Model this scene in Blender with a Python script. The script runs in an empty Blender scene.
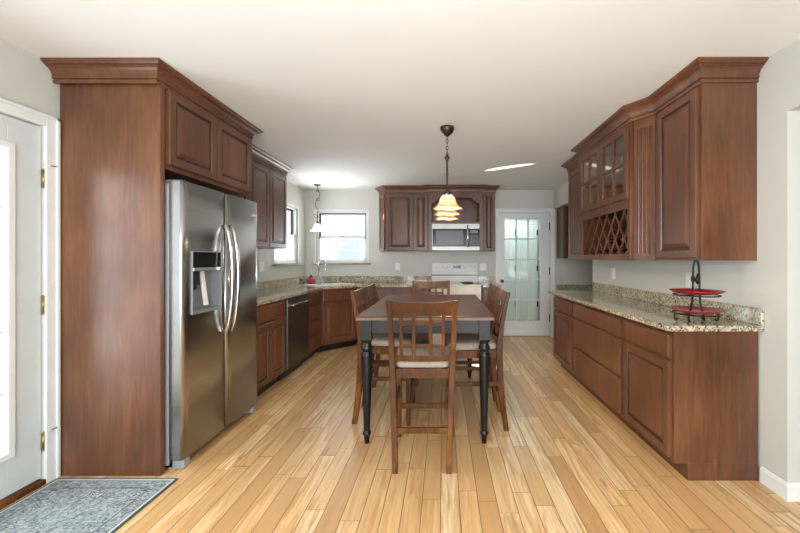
import bpy, bmesh, math, random
from mathutils import Vector, Matrix
random.seed(7)
SC = bpy.context.scene
COL = SC.collection
PI = math.pi

# ------------------------------------------------------------------ camera
cam = bpy.data.cameras.new('camera')
cam.sensor_width = 36.0
cam.lens = 36.0 * 350 / 800
cam.shift_x = -43 / 800
cam.shift_y = -7.5 / 800
cam.clip_start = 0.05
camo = bpy.data.objects.new('camera', cam)
COL.objects.link(camo)
camo.location = (0, 0, 1.30)
camo.rotation_euler = (PI / 2, 0, 0)
SC.camera = camo

# ------------------------------------------------------------------ view + world
SC.view_settings.view_transform = 'Standard'
SC.view_settings.look = 'None'
SC.view_settings.gamma = 1
SC.view_settings.use_curve_mapping = False
SC.view_settings.exposure = 0.10
W = bpy.data.worlds.new('world'); SC.world = W; W.use_nodes = True
bg = W.node_tree.nodes['Background']
bg.inputs[0].default_value = (0.86, 0.93, 1.0, 1)
bg.inputs[1].default_value = 2.3

def area(name, loc, rot, sx, sy, power, col=(1, 1, 1), spread=PI):
    l = bpy.data.lights.new(name, 'AREA'); l.shape = 'RECTANGLE'
    l.size = sx; l.size_y = sy; l.energy = power; l.color = col; l.spread = spread
    o = bpy.data.objects.new(name, l); COL.objects.link(o)
    o.location = loc; o.rotation_euler = rot
    return o
# daylight through the patio doors behind the camera, through the entry door and the kitchen windows
area('daylight_patio', (0.2, -2.95, 1.25), (PI / 2, 0, 0), 3.4, 2.1, 140, (0.88, 0.95, 1.0))
area('daylight_entry', (-2.75, 1.55, 1.25), (PI / 2, 0, -PI / 2), 0.7, 1.7, 30, (0.90, 0.96, 1.0))
area('daylight_sink', (-1.60, 7.5, 0.75), (-PI / 2 - 0.28, 0, 0), 3.2, 2.2, 270, (0.95, 0.98, 1.0))
area('daylight_side', (-3.9, 5.2, 0.8), (PI / 2 + 0.35, 0, -PI / 2), 3.2, 2.2, 340, (0.95, 0.98, 1.0))
# added unseen fill lights: living end ceiling, and room behind the glazed door
area('living_room_fixture', (-0.2, -1.0, 2.40), (0, 0, 0), 1.2, 1.2, 30, (1.0, 0.93, 0.84))
area('pantry_fixture', (1.4, 6.9, 2.40), (0, 0, 0), 0.8, 0.6, 17, (0.93, 1.0, 0.99))
# added fill light near the camera, aimed up to brighten the ceiling
area('bounce_flash', (0.0, -0.3, 1.35), (PI - 0.98, 0, 0), 1.2, 0.9, 44, (0.88, 0.94, 1.0))
# added spots through the sink window stand for reflected sun: two slim ceiling streaks
def narrow_spot(name, tgt, src, ang, power):
    l = bpy.data.lights.new(name, 'SPOT'); l.energy = power; l.spot_size = math.radians(ang); l.spot_blend = 0.25; l.shadow_soft_size = 0.01
    o = bpy.data.objects.new(name, l); COL.objects.link(o); o.location = src
    o.rotation_euler = (Vector(tgt) - Vector(src)).to_track_quat('-Z', 'Y').to_euler()
narrow_spot('sun_glint', (0.82, 4.42, 2.455), (-6.44, 8.95, 0.49), 0.6, 26000)
narrow_spot('sun_glint', (1.45, 4.75, 2.455), (-7.25, 8.29, 0.94), 0.5, 30000)
# added spot through the side window for the sun patch beyond the table
narrow_spot('sun_shaft', (0.50, 4.24, 0.0), (-5.12, 6.2, 3.4), 1.7, 40000)

# ------------------------------------------------------------------ materials
def srgb(r, g, b):
    f = lambda c: (c / 255 / 12.92) if c / 255 <= 0.04045 else ((c / 255 + 0.055) / 1.055) ** 2.4
    return (f(r), f(g), f(b), 1)

class NT:
    def __init__(s, name):
        s.m = bpy.data.materials.new(name); s.m.use_nodes = True
        s.t = s.m.node_tree; s.n = s.t.nodes; s.l = s.t.links
        s.b = s.n['Principled BSDF']
    def node(s, typ, **kw):
        n = s.n.new(typ)
        for k, v in kw.items():
            if hasattr(n, k): setattr(n, k, v)
            else: n.inputs[k].default_value = v
        return n
    def put(s, a, b): s.l.new(a, b)
    def math(s, op, a, b=None, c=None):
        n = s.n.new('ShaderNodeMath'); n.operation = op
        for i, v in enumerate((a, b, c)):
            if v is None: continue
            if isinstance(v, (int, float)): n.inputs[i].default_value = v
            else: s.put(v, n.inputs[i])
        return n.outputs[0]
    def ramp(s, fac, stops, interp='LINEAR'):
        n = s.n.new('ShaderNodeValToRGB'); cr = n.color_ramp; cr.interpolation = interp
        while len(cr.elements) < len(stops): cr.elements.new(0.5)
        for e, (p, c) in zip(cr.elements, stops): e.position = p; e.color = c
        s.put(fac, n.inputs[0]); return n.outputs[0]
    def mix(s, fac, a, b, mode='MIX'):
        n = s.n.new('ShaderNodeMix'); n.data_type = 'RGBA'; n.blend_type = mode
        for sock, v in ((n.inputs[0], fac), (n.inputs[6], a), (n.inputs[7], b)):
            if isinstance(v, (int, float)): sock.default_value = v
            elif isinstance(v, tuple): sock.default_value = v
            else: s.put(v, sock)
        return n.outputs[2]
    def coords(s, scale=(1, 1, 1), kind='Object', loc=(0, 0, 0)):
        tc = s.n.new('ShaderNodeTexCoord'); mp = s.n.new('ShaderNodeMapping')
        mp.inputs['Scale'].default_value = scale; mp.inputs['Location'].default_value = loc
        s.put(tc.outputs[kind], mp.inputs[0]); return mp.outputs[0]
    def noise(s, vec, scale=5, detail=4, rough=0.5, dist=0.0):
        n = s.n.new('ShaderNodeTexNoise'); n.inputs['Scale'].default_value = scale
        n.inputs['Detail'].default_value = detail; n.inputs['Roughness'].default_value = rough
        n.inputs['Distortion'].default_value = dist; s.put(vec, n.inputs['Vector']); return n.outputs['Fac']
    def bump(s, h, strength=0.2, dist=0.01):
        n = s.n.new('ShaderNodeBump'); n.inputs['Strength'].default_value = strength
        n.inputs['Distance'].default_value = dist; s.put(h, n.inputs['Height'])
        s.put(n.outputs[0], s.b.inputs['Normal'])
    def world_pos(s):
        return s.n.new('ShaderNodeNewGeometry').outputs['Position']

def plain(name, col, rough=0.5, metal=0.0, spec=0.5, emit=None, es=0, coat=0.0):
    t = NT(name); b = t.b
    # a faint procedural mottling keeps even plain finishes from reading as flat
    f = t.noise(t.coords(), 9, 3)
    a = tuple(c * 0.94 for c in col[:3]) + (1,); c2 = tuple(min(1, c * 1.05) for c in col[:3]) + (1,)
    t.put(t.mix(f, a, c2), b.inputs['Base Color'])
    b.inputs['Roughness'].default_value = rough; b.inputs['Metallic'].default_value = metal
    b.inputs['Specular IOR Level'].default_value = spec
    b.inputs['Coat Weight'].default_value = coat
    if emit:
        b.inputs['Emission Color'].default_value = emit; b.inputs['Emission Strength'].default_value = es
    return t.m

def wood(name, dark, mid, light, rough=0.36, horizontal=False, coat=0.12, scale=1.0, spec=0.45):
    t = NT(name)
    sc = (1.2, 14, 14) if horizontal else (14, 14, 1.2)
    sc = tuple(q * scale for q in sc)
    v = t.coords(sc)
    g = t.noise(v, 3.0, 6, 0.62, 0.6)
    bl = t.noise(t.coords((1.5, 1.5, 0.8)), 1.6, 3, 0.55, 0.3)
    f = t.math('ADD', t.math('MULTIPLY', g, 0.42), t.math('MULTIPLY', bl, 0.58))
    t.put(t.ramp(f, [(0.32, dark), (0.5, mid), (0.68, light)]), t.b.inputs['Base Color'])
    t.b.inputs['Roughness'].default_value = rough
    t.b.inputs['Coat Weight'].default_value = coat; t.b.inputs['Coat Roughness'].default_value = 0.28
    t.b.inputs['Specular IOR Level'].default_value = spec
    t.bump(g, 0.05, 0.004)
    return t.m

def paint(name, col, rough=0.7):
    t = NT(name)
    f = t.noise(t.world_pos(), 1.3, 2)
    g = t.noise(t.world_pos(), 180, 2)
    a = tuple(c * 0.97 for c in col[:3]) + (1,); c2 = tuple(min(1, c * 1.02) for c in col[:3]) + (1,)
    t.put(t.mix(f, a, c2), t.b.inputs['Base Color'])
    t.b.inputs['Roughness'].default_value = rough
    t.bump(g, 0.06, 0.002)
    return t.m

def glass(name, tint=(1, 1, 1, 1), gloss=0.12):
    t = NT(name); n = t.n
    tr = n.new('ShaderNodeBsdfTransparent'); tr.inputs[0].default_value = tint
    gl = n.new('ShaderNodeBsdfGlossy'); gl.inputs['Roughness'].default_value = 0.02
    fr = n.new('ShaderNodeLayerWeight'); fr.inputs[0].default_value = 0.5
    mx = n.new('ShaderNodeMixShader')
    t.put(t.math('ADD', t.math('MULTIPLY', t.math('POWER', fr.outputs['Facing'], 5.0), 0.7), gloss * 0.5), mx.inputs[0])
    t.put(tr.outputs[0], mx.inputs[1]); t.put(gl.outputs[0], mx.inputs[2])
    t.put(mx.outputs[0], n['Material Output'].inputs[0])
    return t.m

M = {}
M['cherry'] = wood('cherry_stained_maple', srgb(71, 44, 29), srgb(98, 62, 41), srgb(124, 81, 54))
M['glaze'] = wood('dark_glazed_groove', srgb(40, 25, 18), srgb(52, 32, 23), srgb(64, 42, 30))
M['cherry_in'] = wood('cabinet_interior', srgb(180, 140, 110), srgb(205, 165, 130), srgb(222, 185, 150), 0.5)
M['chairwood'] = wood('chair_wood', srgb(42, 24, 10), srgb(80, 46, 17), srgb(144, 90, 35), 0.38, coat=0.0, spec=0.25, scale=1.6)
M['tabletop'] = wood('table_top_wood', srgb(44, 28, 22), srgb(62, 40, 32), srgb(82, 54, 42), 0.34, True, 0.15)
M['tableedge'] = wood('table_edge_wood', srgb(90, 60, 42), srgb(118, 80, 56), srgb(140, 100, 72), 0.35, True)
M['blackwood'] = plain('black_painted_wood', srgb(17, 18, 18), 0.34, spec=0.35)
M['wall'] = paint('wall_paint', srgb(201, 201, 194))
M['ceiling'] = paint('ceiling_paint', srgb(232, 234, 232), 0.85)
M['trim'] = plain('white_trim_paint', srgb(226, 229, 228), 0.35)
M['doorpaint'] = plain('door_paint', srgb(205, 212, 212), 0.4)
M['blackframe'] = plain('black_sash', srgb(34, 34, 36), 0.4)
M['glass'] = glass('window_glass')
M['tealglass'] = glass('door_glass', (0.93, 0.98, 0.975, 1), 0.12)
M['cabglass'] = glass('cabinet_glass', (0.95, 0.95, 0.93, 1), 0.3)
M['steel'] = None
M['bronze'] = plain('oil_rubbed_bronze', srgb(78, 66, 54), 0.38, 0.85)
M['iron'] = plain('black_iron', srgb(30, 28, 28), 0.42, 0.6)
M['chrome'] = plain('brushed_nickel', srgb(205, 203, 198), 0.2, 1.0)
M['brass'] = plain('aged_brass', srgb(160, 135, 85), 0.32, 0.9)
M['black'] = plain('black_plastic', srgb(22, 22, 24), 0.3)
M['blackglass'] = plain('black_glass', srgb(10, 11, 12), 0.12, spec=0.2)
M['ovenwindow'] = plain('grey_oven_glass', srgb(48, 52, 54), 0.3)
M['gray'] = plain('grey_plastic', srgb(120, 122, 124), 0.4)
M['fridgeside'] = plain('grey_steel_side', srgb(150, 156, 160), 0.4, 0.2)
M['white'] = plain('white_enamel', srgb(228, 231, 232), 0.22, coat=0.3)
M['cream'] = plain('cream_enamel', srgb(228, 222, 208), 0.3)
M['plate'] = plain('white_plastic_plate', srgb(232, 232, 228), 0.35)
M['red'] = plain('red_glaze', srgb(150, 10, 16), 0.3, coat=0.15)
M['redfruit'] = plain('red_ceramic', srgb(176, 52, 52), 0.35)
M['darkgreen'] = plain('dark_bottle_glass', srgb(22, 26, 22), 0.08, coat=0.5)
M['foil'] = plain('bottle_foil', srgb(120, 92, 92), 0.25, 0.6)
M['siding'] = None

def m_steel():
    t = NT('brushed_stainless')
    g = t.noise(t.coords((1.5, 1.5, 320)), 2, 4)
    t.put(t.ramp(g, [(0.3, srgb(164, 164, 165)), (0.7, srgb(190, 190, 190))]), t.b.inputs['Base Color'])
    t.b.inputs['Metallic'].default_value = 1.0
    t.put(t.math('ADD', t.math('MULTIPLY', g, 0.08), 0.19), t.b.inputs['Roughness'])
    wv = t.noise(t.coords((1, 1.2, 1.6)), 1.4, 1)
    t.bump(wv, 0.2, 0.02)
    return t.m
M['steel'] = m_steel()

def m_darksteel():
    t = NT('dark_stainless')
    g = t.noise(t.coords((1.5, 1.5, 260)), 2, 4)
    t.put(t.ramp(g, [(0.3, srgb(92, 88, 84)), (0.7, srgb(122, 118, 112))]), t.b.inputs['Base Color'])
    t.b.inputs['Metallic'].default_value = 0.9
    t.b.inputs['Roughness'].default_value = 0.33
    return t.m
M['darksteel'] = m_darksteel()
M['satinsteel'] = plain('satin_steel', srgb(170, 168, 164), 0.45, 0.85)

def m_granite():
    t = NT('speckled_granite')
    p = t.world_pos()
    vo = t.n.new('ShaderNodeTexVoronoi'); vo.inputs['Scale'].default_value = 95; t.put(p, vo.inputs['Vector'])
    c = t.n.new('ShaderNodeSeparateColor'); t.put(vo.outputs['Color'], c.inputs[0])
    cl = t.noise(p, 14, 5, 0.65, 0.5)
    f = t.math('ADD', t.math('MULTIPLY', c.outputs[0], 0.45), t.math('MULTIPLY', cl, 0.62))
    base = t.ramp(f, [(0.24, srgb(66, 62, 50)), (0.34, srgb(116, 108, 86)), (0.45, srgb(150, 142, 116)),
                      (0.60, srgb(180, 172, 146)), (0.80, srgb(206, 200, 180))])
    v2 = t.n.new('ShaderNodeTexVoronoi'); v2.inputs['Scale'].default_value = 130; t.put(p, v2.inputs['Vector'])
    c2 = t.n.new('ShaderNodeSeparateColor'); t.put(v2.outputs['Color'], c2.inputs[0])
    k = t.ramp(c2.outputs[1], [(0.86, (0, 0, 0, 1)), (0.90, (1, 1, 1, 1))])
    t.put(t.mix(k, base, srgb(84, 76, 62)), t.b.inputs['Base Color'])
    t.b.inputs['Roughness'].default_value = 0.10
    t.b.inputs['Coat Weight'].default_value = 0.3
    return t.m
M['granite'] = m_granite()

def m_floor():
    t = NT('maple_plank_floor')
    sp = t.n.new('ShaderNodeSeparateXYZ'); t.put(t.world_pos(), sp.inputs[0])
    X, Y = sp.outputs[0], sp.outputs[1]
    u = t.math('DIVIDE', t.math('ADD', X, 10.012), 0.1)
    row = t.math('FLOOR', u); fu = t.math('FRACT', u)
    w1 = t.n.new('ShaderNodeTexWhiteNoise'); w1.noise_dimensions = '1D'; t.put(row, w1.inputs['W'])
    v = t.math('ADD', t.math('DIVIDE', t.math('ADD', Y, 20), 0.86), t.math('MULTIPLY', w1.outputs['Value'], 7.3))
    # uneven board lengths
    vw = t.math('ADD', v, t.math('MULTIPLY', t.math('SINE', t.math('MULTIPLY', v, 2.4)), 0.22))
    col = t.math('FLOOR', vw); fv = t.math('FRACT', vw)
    cb = t.n.new('ShaderNodeCombineXYZ'); t.put(row, cb.inputs[0]); t.put(col, cb.inputs[1])
    w2 = t.n.new('ShaderNodeTexWhiteNoise'); w2.noise_dimensions = '2D'; t.put(cb.outputs[0], w2.inputs['Vector'])
    rnd = w2.outputs['Value']
    # grain: coordinates shifted per board
    cg = t.n.new('ShaderNodeCombineXYZ')
    t.put(t.math('ADD', t.math('MULTIPLY', X, 22), t.math('MULTIPLY', rnd, 91)), cg.inputs[0])
    t.put(t.math('ADD', t.math('MULTIPLY', Y, 1.5), t.math('MULTIPLY', rnd, 37)), cg.inputs[1])
    gr = t.noise(cg.outputs[0], 1.0, 6, 0.6, 1.6)
    cg2 = t.n.new('ShaderNodeCombineXYZ')
    t.put(t.math('ADD', t.math('MULTIPLY', X, 15), t.math('MULTIPLY', rnd, 55)), cg2.inputs[0])
    t.put(t.math('ADD', t.math('MULTIPLY', Y, 1.1), t.math('MULTIPLY', rnd, 21)), cg2.inputs[1])
    g2 = t.noise(cg2.outputs[0], 1.0, 4, 0.6, 2.6)
    tone = t.ramp(rnd, [(0.0, srgb(166, 122, 80)), (0.15, srgb(192, 150, 102)), (0.4, srgb(220, 182, 130)),
                        (0.7, srgb(234, 200, 150)), (1.0, srgb(243, 219, 178))])
    tone = t.mix(t.ramp(gr, [(0.38, (1, 1, 1, 1)), (0.62, (0, 0, 0, 1))]), tone, srgb(204, 160, 106))
    streak = t.ramp(g2, [(0.56, (0, 0, 0, 1)), (0.72, (1, 1, 1, 1))])
    pick = t.ramp(w2.outputs['Color'], [(0.35, (0.15, 0.15, 0.15, 1)), (0.7, (0.9, 0.9, 0.9, 1))])
    tone = t.mix(t.math('MULTIPLY', streak, pick), tone, srgb(150, 104, 62))
    tone = t.mix(0.22, tone, t.mix(t.ramp(gr, [(0.3, (0, 0, 0, 1)), (0.7, (1, 1, 1, 1))]), srgb(176, 128, 78), srgb(236, 208, 160)))
    kn = t.n.new('ShaderNodeTexVoronoi'); kn.inputs['Scale'].default_value = 1.7
    ck = t.n.new('ShaderNodeCombineXYZ'); t.put(t.math('MULTIPLY', X, 1.6), ck.inputs[0]); t.put(t.math('MULTIPLY', Y, 1.0), ck.inputs[1])
    t.put(ck.outputs[0], kn.inputs['Vector'])
    kf = t.ramp(kn.outputs['Distance'], [(0.02, (1, 1, 1, 1)), (0.045, (0, 0, 0, 1))])
    tone = t.mix(kf, tone, srgb(70, 42, 22))
    ex = t.math('MINIMUM', fu, t.math('SUBTRACT', 1, fu))
    ey = t.math('MINIMUM', fv, t.math('SUBTRACT', 1, fv))
    gap = t.math('MAXIMUM', t.ramp(ex, [(0.012, (1, 1, 1, 1)), (0.03, (0, 0, 0, 1))]),
                 t.ramp(ey, [(0.0016, (1, 1, 1, 1)), (0.004, (0, 0, 0, 1))]))
    t.put(t.mix(t.math('MULTIPLY', gap, 0.85), tone, srgb(104, 64, 32)), t.b.inputs['Base Color'])
    t.b.inputs['Roughness'].default_value = 0.34
    t.b.inputs['Coat Weight'].default_value = 0.2; t.b.inputs['Coat Roughness'].default_value = 0.25
    t.bump(t.math('SUBTRACT', 1, gap), 0.25, 0.003)
    return t.m
M['floor'] = m_floor()

def m_rug():
    t = NT('grey_oriental_rug_pile')
    sp = t.n.new('ShaderNodeSeparateXYZ'); t.put(t.coords(), sp.inputs[0])
    X, Y = sp.outputs[0], sp.outputs[1]           # rug local: half sizes 0.355 x 0.60
    ax = t.math('ABSOLUTE', X)
    fy = t.math('ABSOLUTE', t.math('SUBTRACT', t.math('FRACT', t.math('DIVIDE', Y, 0.30)), 0.5))
    cx = t.math('ABSOLUTE', t.math('SUBTRACT', t.math('FRACT', t.math('DIVIDE', t.math('ADD', X, 0.375), 0.25)), 0.5))
    nz = t.noise(t.coords((1, 1, 1)), 38, 4, 0.6)
    d = t.math('SQRT', t.math('ADD', t.math('POWER', t.math('MULTIPLY', cx, 0.9), 2), t.math('POWER', fy, 2)))
    ang = t.math('ARCTAN2', fy, cx)
    pet = t.math('MULTIPLY', t.math('SINE', t.math('MULTIPLY', ang, 8)), 0.03)
    r = t.math('ADD', t.math('ADD', d, pet), t.math('MULTIPLY', nz, 0.10))
    rings = t.math('SINE', t.math('MULTIPLY', r, 70))
    vo = t.n.new('ShaderNodeTexVoronoi'); vo.feature = 'DISTANCE_TO_EDGE'; vo.inputs['Scale'].default_value = 30
    wp = t.n.new('ShaderNodeCombineXYZ'); nx = t.noise(t.coords(), 12, 2)
    t.put(t.math('ADD', ax, t.math('MULTIPLY', nx, 0.06)), wp.inputs[0]); t.put(t.math('ADD', fy, t.math('MULTIPLY', nx, 0.05)), wp.inputs[1])
    t.put(wp.outputs[0], vo.inputs['Vector'])
    veins = t.ramp(vo.outputs['Distance'], [(0.03, (0, 0, 0, 1)), (0.10, (1, 1, 1, 1))])
    inner = t.math('LESS_THAN', d, 0.17)
    f = t.math('ADD', t.math('MULTIPLY', t.math('MULTIPLY', rings, inner), 0.20), t.math('ADD', t.math('MULTIPLY', veins, 0.26), t.math('MULTIPLY', nz, 0.75)))
    c = t.ramp(f, [(0.22, srgb(66, 78, 88)), (0.42, srgb(106, 119, 126)), (0.62, srgb(150, 161, 165)), (0.85, srgb(188, 196, 196))])
    ay = t.math('ABSOLUTE', Y)
    e = t.math('MINIMUM', t.math('SUBTRACT', 0.355, ax), t.math('SUBTRACT', 0.60, ay))
    band = t.ramp(e, [(0.0, srgb(70, 80, 88)), (0.008, srgb(196, 204, 206)), (0.02, srgb(90, 100, 106)),
                      (0.027, srgb(0, 0, 0))], 'CONSTANT')
    inb = t.math('LESS_THAN', e, 0.027)
    c2 = t.mix(inb, c, band)
    ln = t.math('MULTIPLY', t.math('GREATER_THAN', e, 0.088), t.math('LESS_THAN', e, 0.096))
    c2 = t.mix(t.math('MULTIPLY', ln, 0.75), c2, srgb(70, 80, 88))
    t.put(c2, t.b.inputs['Base Color']); t.b.inputs['Roughness'].default_value = 0.95
    t.bump(nz, 0.4, 0.004)
    return t.m
M['rug'] = m_rug()

def m_shade():
    t = NT('alabaster_glass_shade')
    sp = t.n.new('ShaderNodeSeparateXYZ'); t.put(t.coords(), sp.inputs[0])
    f = t.math('ADD', t.math('MULTIPLY', sp.outputs[2], 5.0), t.math('MULTIPLY', t.noise(t.coords(), 22, 4, 0.6, 1.0), 0.5))
    c = t.ramp(f, [(0.15, srgb(214, 150, 82)), (0.45, srgb(236, 196, 134)), (0.8, srgb(246, 224, 184))])
    t.put(c, t.b.inputs['Base Color']); t.put(c, t.b.inputs['Emission Color'])
    t.b.inputs['Emission Strength'].default_value = 0.4
    t.b.inputs['Roughness'].default_value = 0.25
    return t.m
M['amber'] = m_shade()
M['whiteshade'] = plain('white_glass_shade', srgb(244, 236, 214), 0.25, emit=srgb(255, 238, 205), es=0.8)

def m_fabric():
    t = NT('beige_seat_fabric')
    f = t.noise(t.coords(), 160, 3)
    t.put(t.ramp(f, [(0.35, srgb(140, 126, 114)), (0.65, srgb(172, 157, 142))]), t.b.inputs['Base Color'])
    t.b.inputs['Roughness'].default_value = 0.9; t.bump(f, 0.3, 0.002)
    return t.m
M['fabric'] = m_fabric()

def m_siding():
    t = NT('pale_lap_siding')
    sp = t.n.new('ShaderNodeSeparateXYZ'); t.put(t.world_pos(), sp.inputs[0])
    fz = t.math('FRACT', t.math('DIVIDE', sp.outputs[2], 0.14))
    t.put(t.ramp(fz, [(0.0, srgb(150, 156, 170)), (0.12, srgb(214, 219, 228)), (1.0, srgb(228, 232, 238))]), t.b.inputs['Base Color'])
    t.b.inputs['Roughness'].default_value = 0.7
    return t.m
M['siding'] = m_siding()
M['palepane'] = plain('sky_reflecting_pane', srgb(176, 190, 212), 0.2)  # even pale blue on the house panes
M['snow'] = plain('pale_ground', srgb(225, 230, 232), 0.9)
M['twig'] = plain('pale_branches', srgb(206, 207, 214), 0.9)
M['teal'] = paint('pantry_paint', srgb(214, 221, 218))

# ------------------------------------------------------------------ mesh helpers
class MB:
    def __init__(s): s.v = []; s.f = []; s.sm = []
    def add(s, vs, fs, smooth=False):
        k = len(s.v); s.v += [tuple(v) for v in vs]
        s.f += [tuple(i + k for i in f) for f in fs]; s.sm += [smooth] * len(fs); return s
    def box(s, x0, x1, y0, y1, z0, z1):
        vs = [(x, y, z) for z in (z0, z1) for y in (y0, y1) for x in (x0, x1)]
        return s.add(vs, [(0, 2, 3, 1), (4, 5, 7, 6), (0, 1, 5, 4), (2, 6, 7, 3), (0, 4, 6, 2), (1, 3, 7, 5)])
    def loft(s, secs, closed_caps=True, smooth=False, loop=False):
        n = len(secs[0]); vs = [p for q in secs for p in q]; fs = []
        m = len(secs)
        for i in range(m if loop else m - 1):
            for j in range(n):
                a = i * n + j; b = i * n + (j + 1) % n; c = ((i + 1) % m) * n + (j + 1) % n; d = ((i + 1) % m) * n + j
                fs.append((a, b, c, d))
        if closed_caps and not loop:
            fs.append(tuple(range(n - 1, -1, -1))); fs.append(tuple((m - 1) * n + j for j in range(n)))
        return s.add(vs, fs, smooth)
    def bar(s, path, sizes):
        """rectangular section bar; path points, sizes (wx, wy) half widths, sections horizontal"""
        secs = []
        for (x, y, z), (a, b) in zip(path, sizes):
            secs.append([(x - a, y - b, z), (x + a, y - b, z), (x + a, y + b, z), (x - a, y + b, z)])
        return s.loft(secs)
    def tube(s, path, r, seg=10, closed=False):
        P = [Vector(p) for p in path]; secs = []; up = None
        rr = r if isinstance(r, (list, tuple)) else [r] * len(P)
        for i, p in enumerate(P):
            if closed: d = P[(i + 1) % len(P)] - P[i - 1]
            else: d = P[min(i + 1, len(P) - 1)] - P[max(i - 1, 0)]
            d.normalize()
            if up is None: up = Vector((0, 0, 1)) if abs(d.z) < 0.9 else Vector((1, 0, 0))
            a = d.cross(up).normalized(); b = a.cross(d).normalized(); up = b
            secs.append([tuple(p + (a * math.cos(2 * PI * k / seg) + b * math.sin(2 * PI * k / seg)) * rr[i]) for k in range(seg)])
        return s.loft(secs, True, True, closed)
    def lathe(s, prof, c=(0, 0, 0), seg=28, axis='z', wave=None):
        secs = []
        for i, (r, h) in enumerate(prof):
            ring = []
            for k in range(seg):
                a = 2 * PI * k / seg
                q = r; hh = h
                if wave: q, hh = wave(r, h, a, i)
                x, y = q * math.cos(a), q * math.sin(a)
                if axis == 'z': ring.append((c[0] + x, c[1] + y, c[2] + hh))
                elif axis == 'x': ring.append((c[0] + hh, c[1] + x, c[2] + y))
                else: ring.append((c[0] + x, c[1] + hh, c[2] + y))
            secs.append(ring)
        return s.loft(secs, True, True)
    def prism(s, poly, z0, z1):
        n = len(poly)
        vs = [(x, y, z0) for x, y in poly] + [(x, y, z1) for x, y in poly]
        fs = [tuple(range(n - 1, -1, -1)), tuple(range(n, 2 * n))] + [(i, (i + 1) % n, n + (i + 1) % n, n + i) for i in range(n)]
        return s.add(vs, fs)
    gl = ()
    def rings(s, x0, x1, z0, z1, y, prof, back=True, cap=True):
        """concentric rectangular profile facing -y: prof = [(inset, out)]"""
        secs = []
        for ins, out in prof:
            secs.append([(x0 + ins, y - out, z0 + ins), (x1 - ins, y - out, z0 + ins),
                         (x1 - ins, y - out, z1 - ins), (x0 + ins, y - out, z1 - ins)])
        n = len(secs); vs = [p for q in secs for p in q]; fs = []
        for i in range(n - 1):
            for j in range(4):
                fs.append((i * 4 + j, i * 4 + (j + 1) % 4, (i + 1) * 4 + (j + 1) % 4, (i + 1) * 4 + j))
        if cap: fs.append(tuple((n - 1) * 4 + j for j in range(4)))
        if back: fs.append((3, 2, 1, 0))
        return s.add(vs, fs)
    def sweep(s, path, prof):
        """prof = closed list (out, z); outward is to the right of travel"""
        P = [Vector(p) for p in path]; secs = []
        for i, p in enumerate(P):
            ns = []
            if i > 0: d = (P[i] - P[i - 1]).normalized(); ns.append(Vector((d.y, -d.x)))
            if i < len(P) - 1: d = (P[i + 1] - P[i]).normalized(); ns.append(Vector((d.y, -d.x)))
            m = ns[0] if len(ns) == 1 else (ns[0] + ns[1]) / (1 + ns[0].dot(ns[1]))
            secs.append([(p.x + m.x * o, p.y + m.y * o, z) for o, z in prof])
        return s.loft(secs)
    def build(s, name, mat, parent=None, bevel=0.0, loc=None, rotz=0, seg=2):
        me = bpy.data.meshes.new(name); me.from_pydata(s.v, [], s.f)
        for p, q in zip(me.polygons, s.sm): p.use_smooth = q
        bm = bmesh.new(); bm.from_mesh(me); bmesh.ops.recalc_face_normals(bm, faces=bm.faces); bm.to_mesh(me); bm.free()
        me.materials.append(M[mat] if isinstance(mat, str) else mat)
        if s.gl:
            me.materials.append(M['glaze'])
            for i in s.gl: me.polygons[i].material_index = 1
        o = bpy.data.objects.new(name, me); COL.objects.link(o)
        if parent: o.parent = parent
        if loc: o.location = loc
        if rotz: o.rotation_euler = (0, 0, rotz)
        if bevel:
            md = o.modifiers.new('bevel', 'BEVEL'); md.width = bevel; md.segments = seg
            md.limit_method = 'ANGLE'; md.angle_limit = math.radians(40)
        return o

def tag(o, label, cat, group=None, kind=None):
    o['label'] = label; o['category'] = cat
    if group: o['group'] = group
    if kind: o['kind'] = kind
    return o
def thing(name, label, cat, loc=(0, 0, 0), rotz=0, group=None):
    o = bpy.data.objects.new(name, None); COL.objects.link(o); o.empty_display_size = 0.1
    o.location = loc; o.rotation_euler = (0, 0, rotz)
    return tag(o, label, cat, group)
def struct(o, label=None, cat=None):
    o['kind'] = 'structure'
    if label: o['label'] = label
    if cat: o['category'] = cat
    return o
def copy_tree(o, parent=None):
    c = o.copy(); COL.objects.link(c)
    if parent: c.parent = parent
    for ch in list(o.children): copy_tree(ch, c)
    return c
B = lambda *a: MB().box(*a)
FL, FR = PI / 2, -PI / 2          # cabinet front facing +X (on the left wall) / -X (on the right wall)

# ------------------------------------------------------------------ setting
CZ = 2.455; XL = -2.31; XR = 1.86; YB = 5.88
struct(B(-2.6, 4.3, -3.0, 8.2, -0.08, 0).build('floor', 'floor'), 'honey coloured maple plank floor', 'floor')
struct(B(-2.6, 4.3, -3.0, 8.2, CZ, CZ + 0.1).build('ceiling', 'ceiling'), 'off-white painted ceiling', 'ceiling')
# left wall with openings: entry door, side window
dY0, dY1, dZ = 1.108, 2.022, 2.066
wY0, wY1, wZ0, wZ1 = 4.81, 5.57, 1.235, 2.10
w = MB()
w.box(XL - 0.14, XL, -3.0, dY0, 0, CZ); w.box(XL - 0.14, XL, dY0, dY1, dZ, CZ)
w.box(XL - 0.14, XL, dY1, wY0, 0, CZ); w.box(XL - 0.14, XL, wY0, wY1, 0, wZ0)
w.box(XL - 0.14, XL, wY0, wY1, wZ1, CZ); w.box(XL - 0.14, XL, wY1, YB + 0.14, 0, CZ)
struct(w.build('wall_left', 'wall'), 'pale grey painted wall with the glazed entry door', 'wall')
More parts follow.
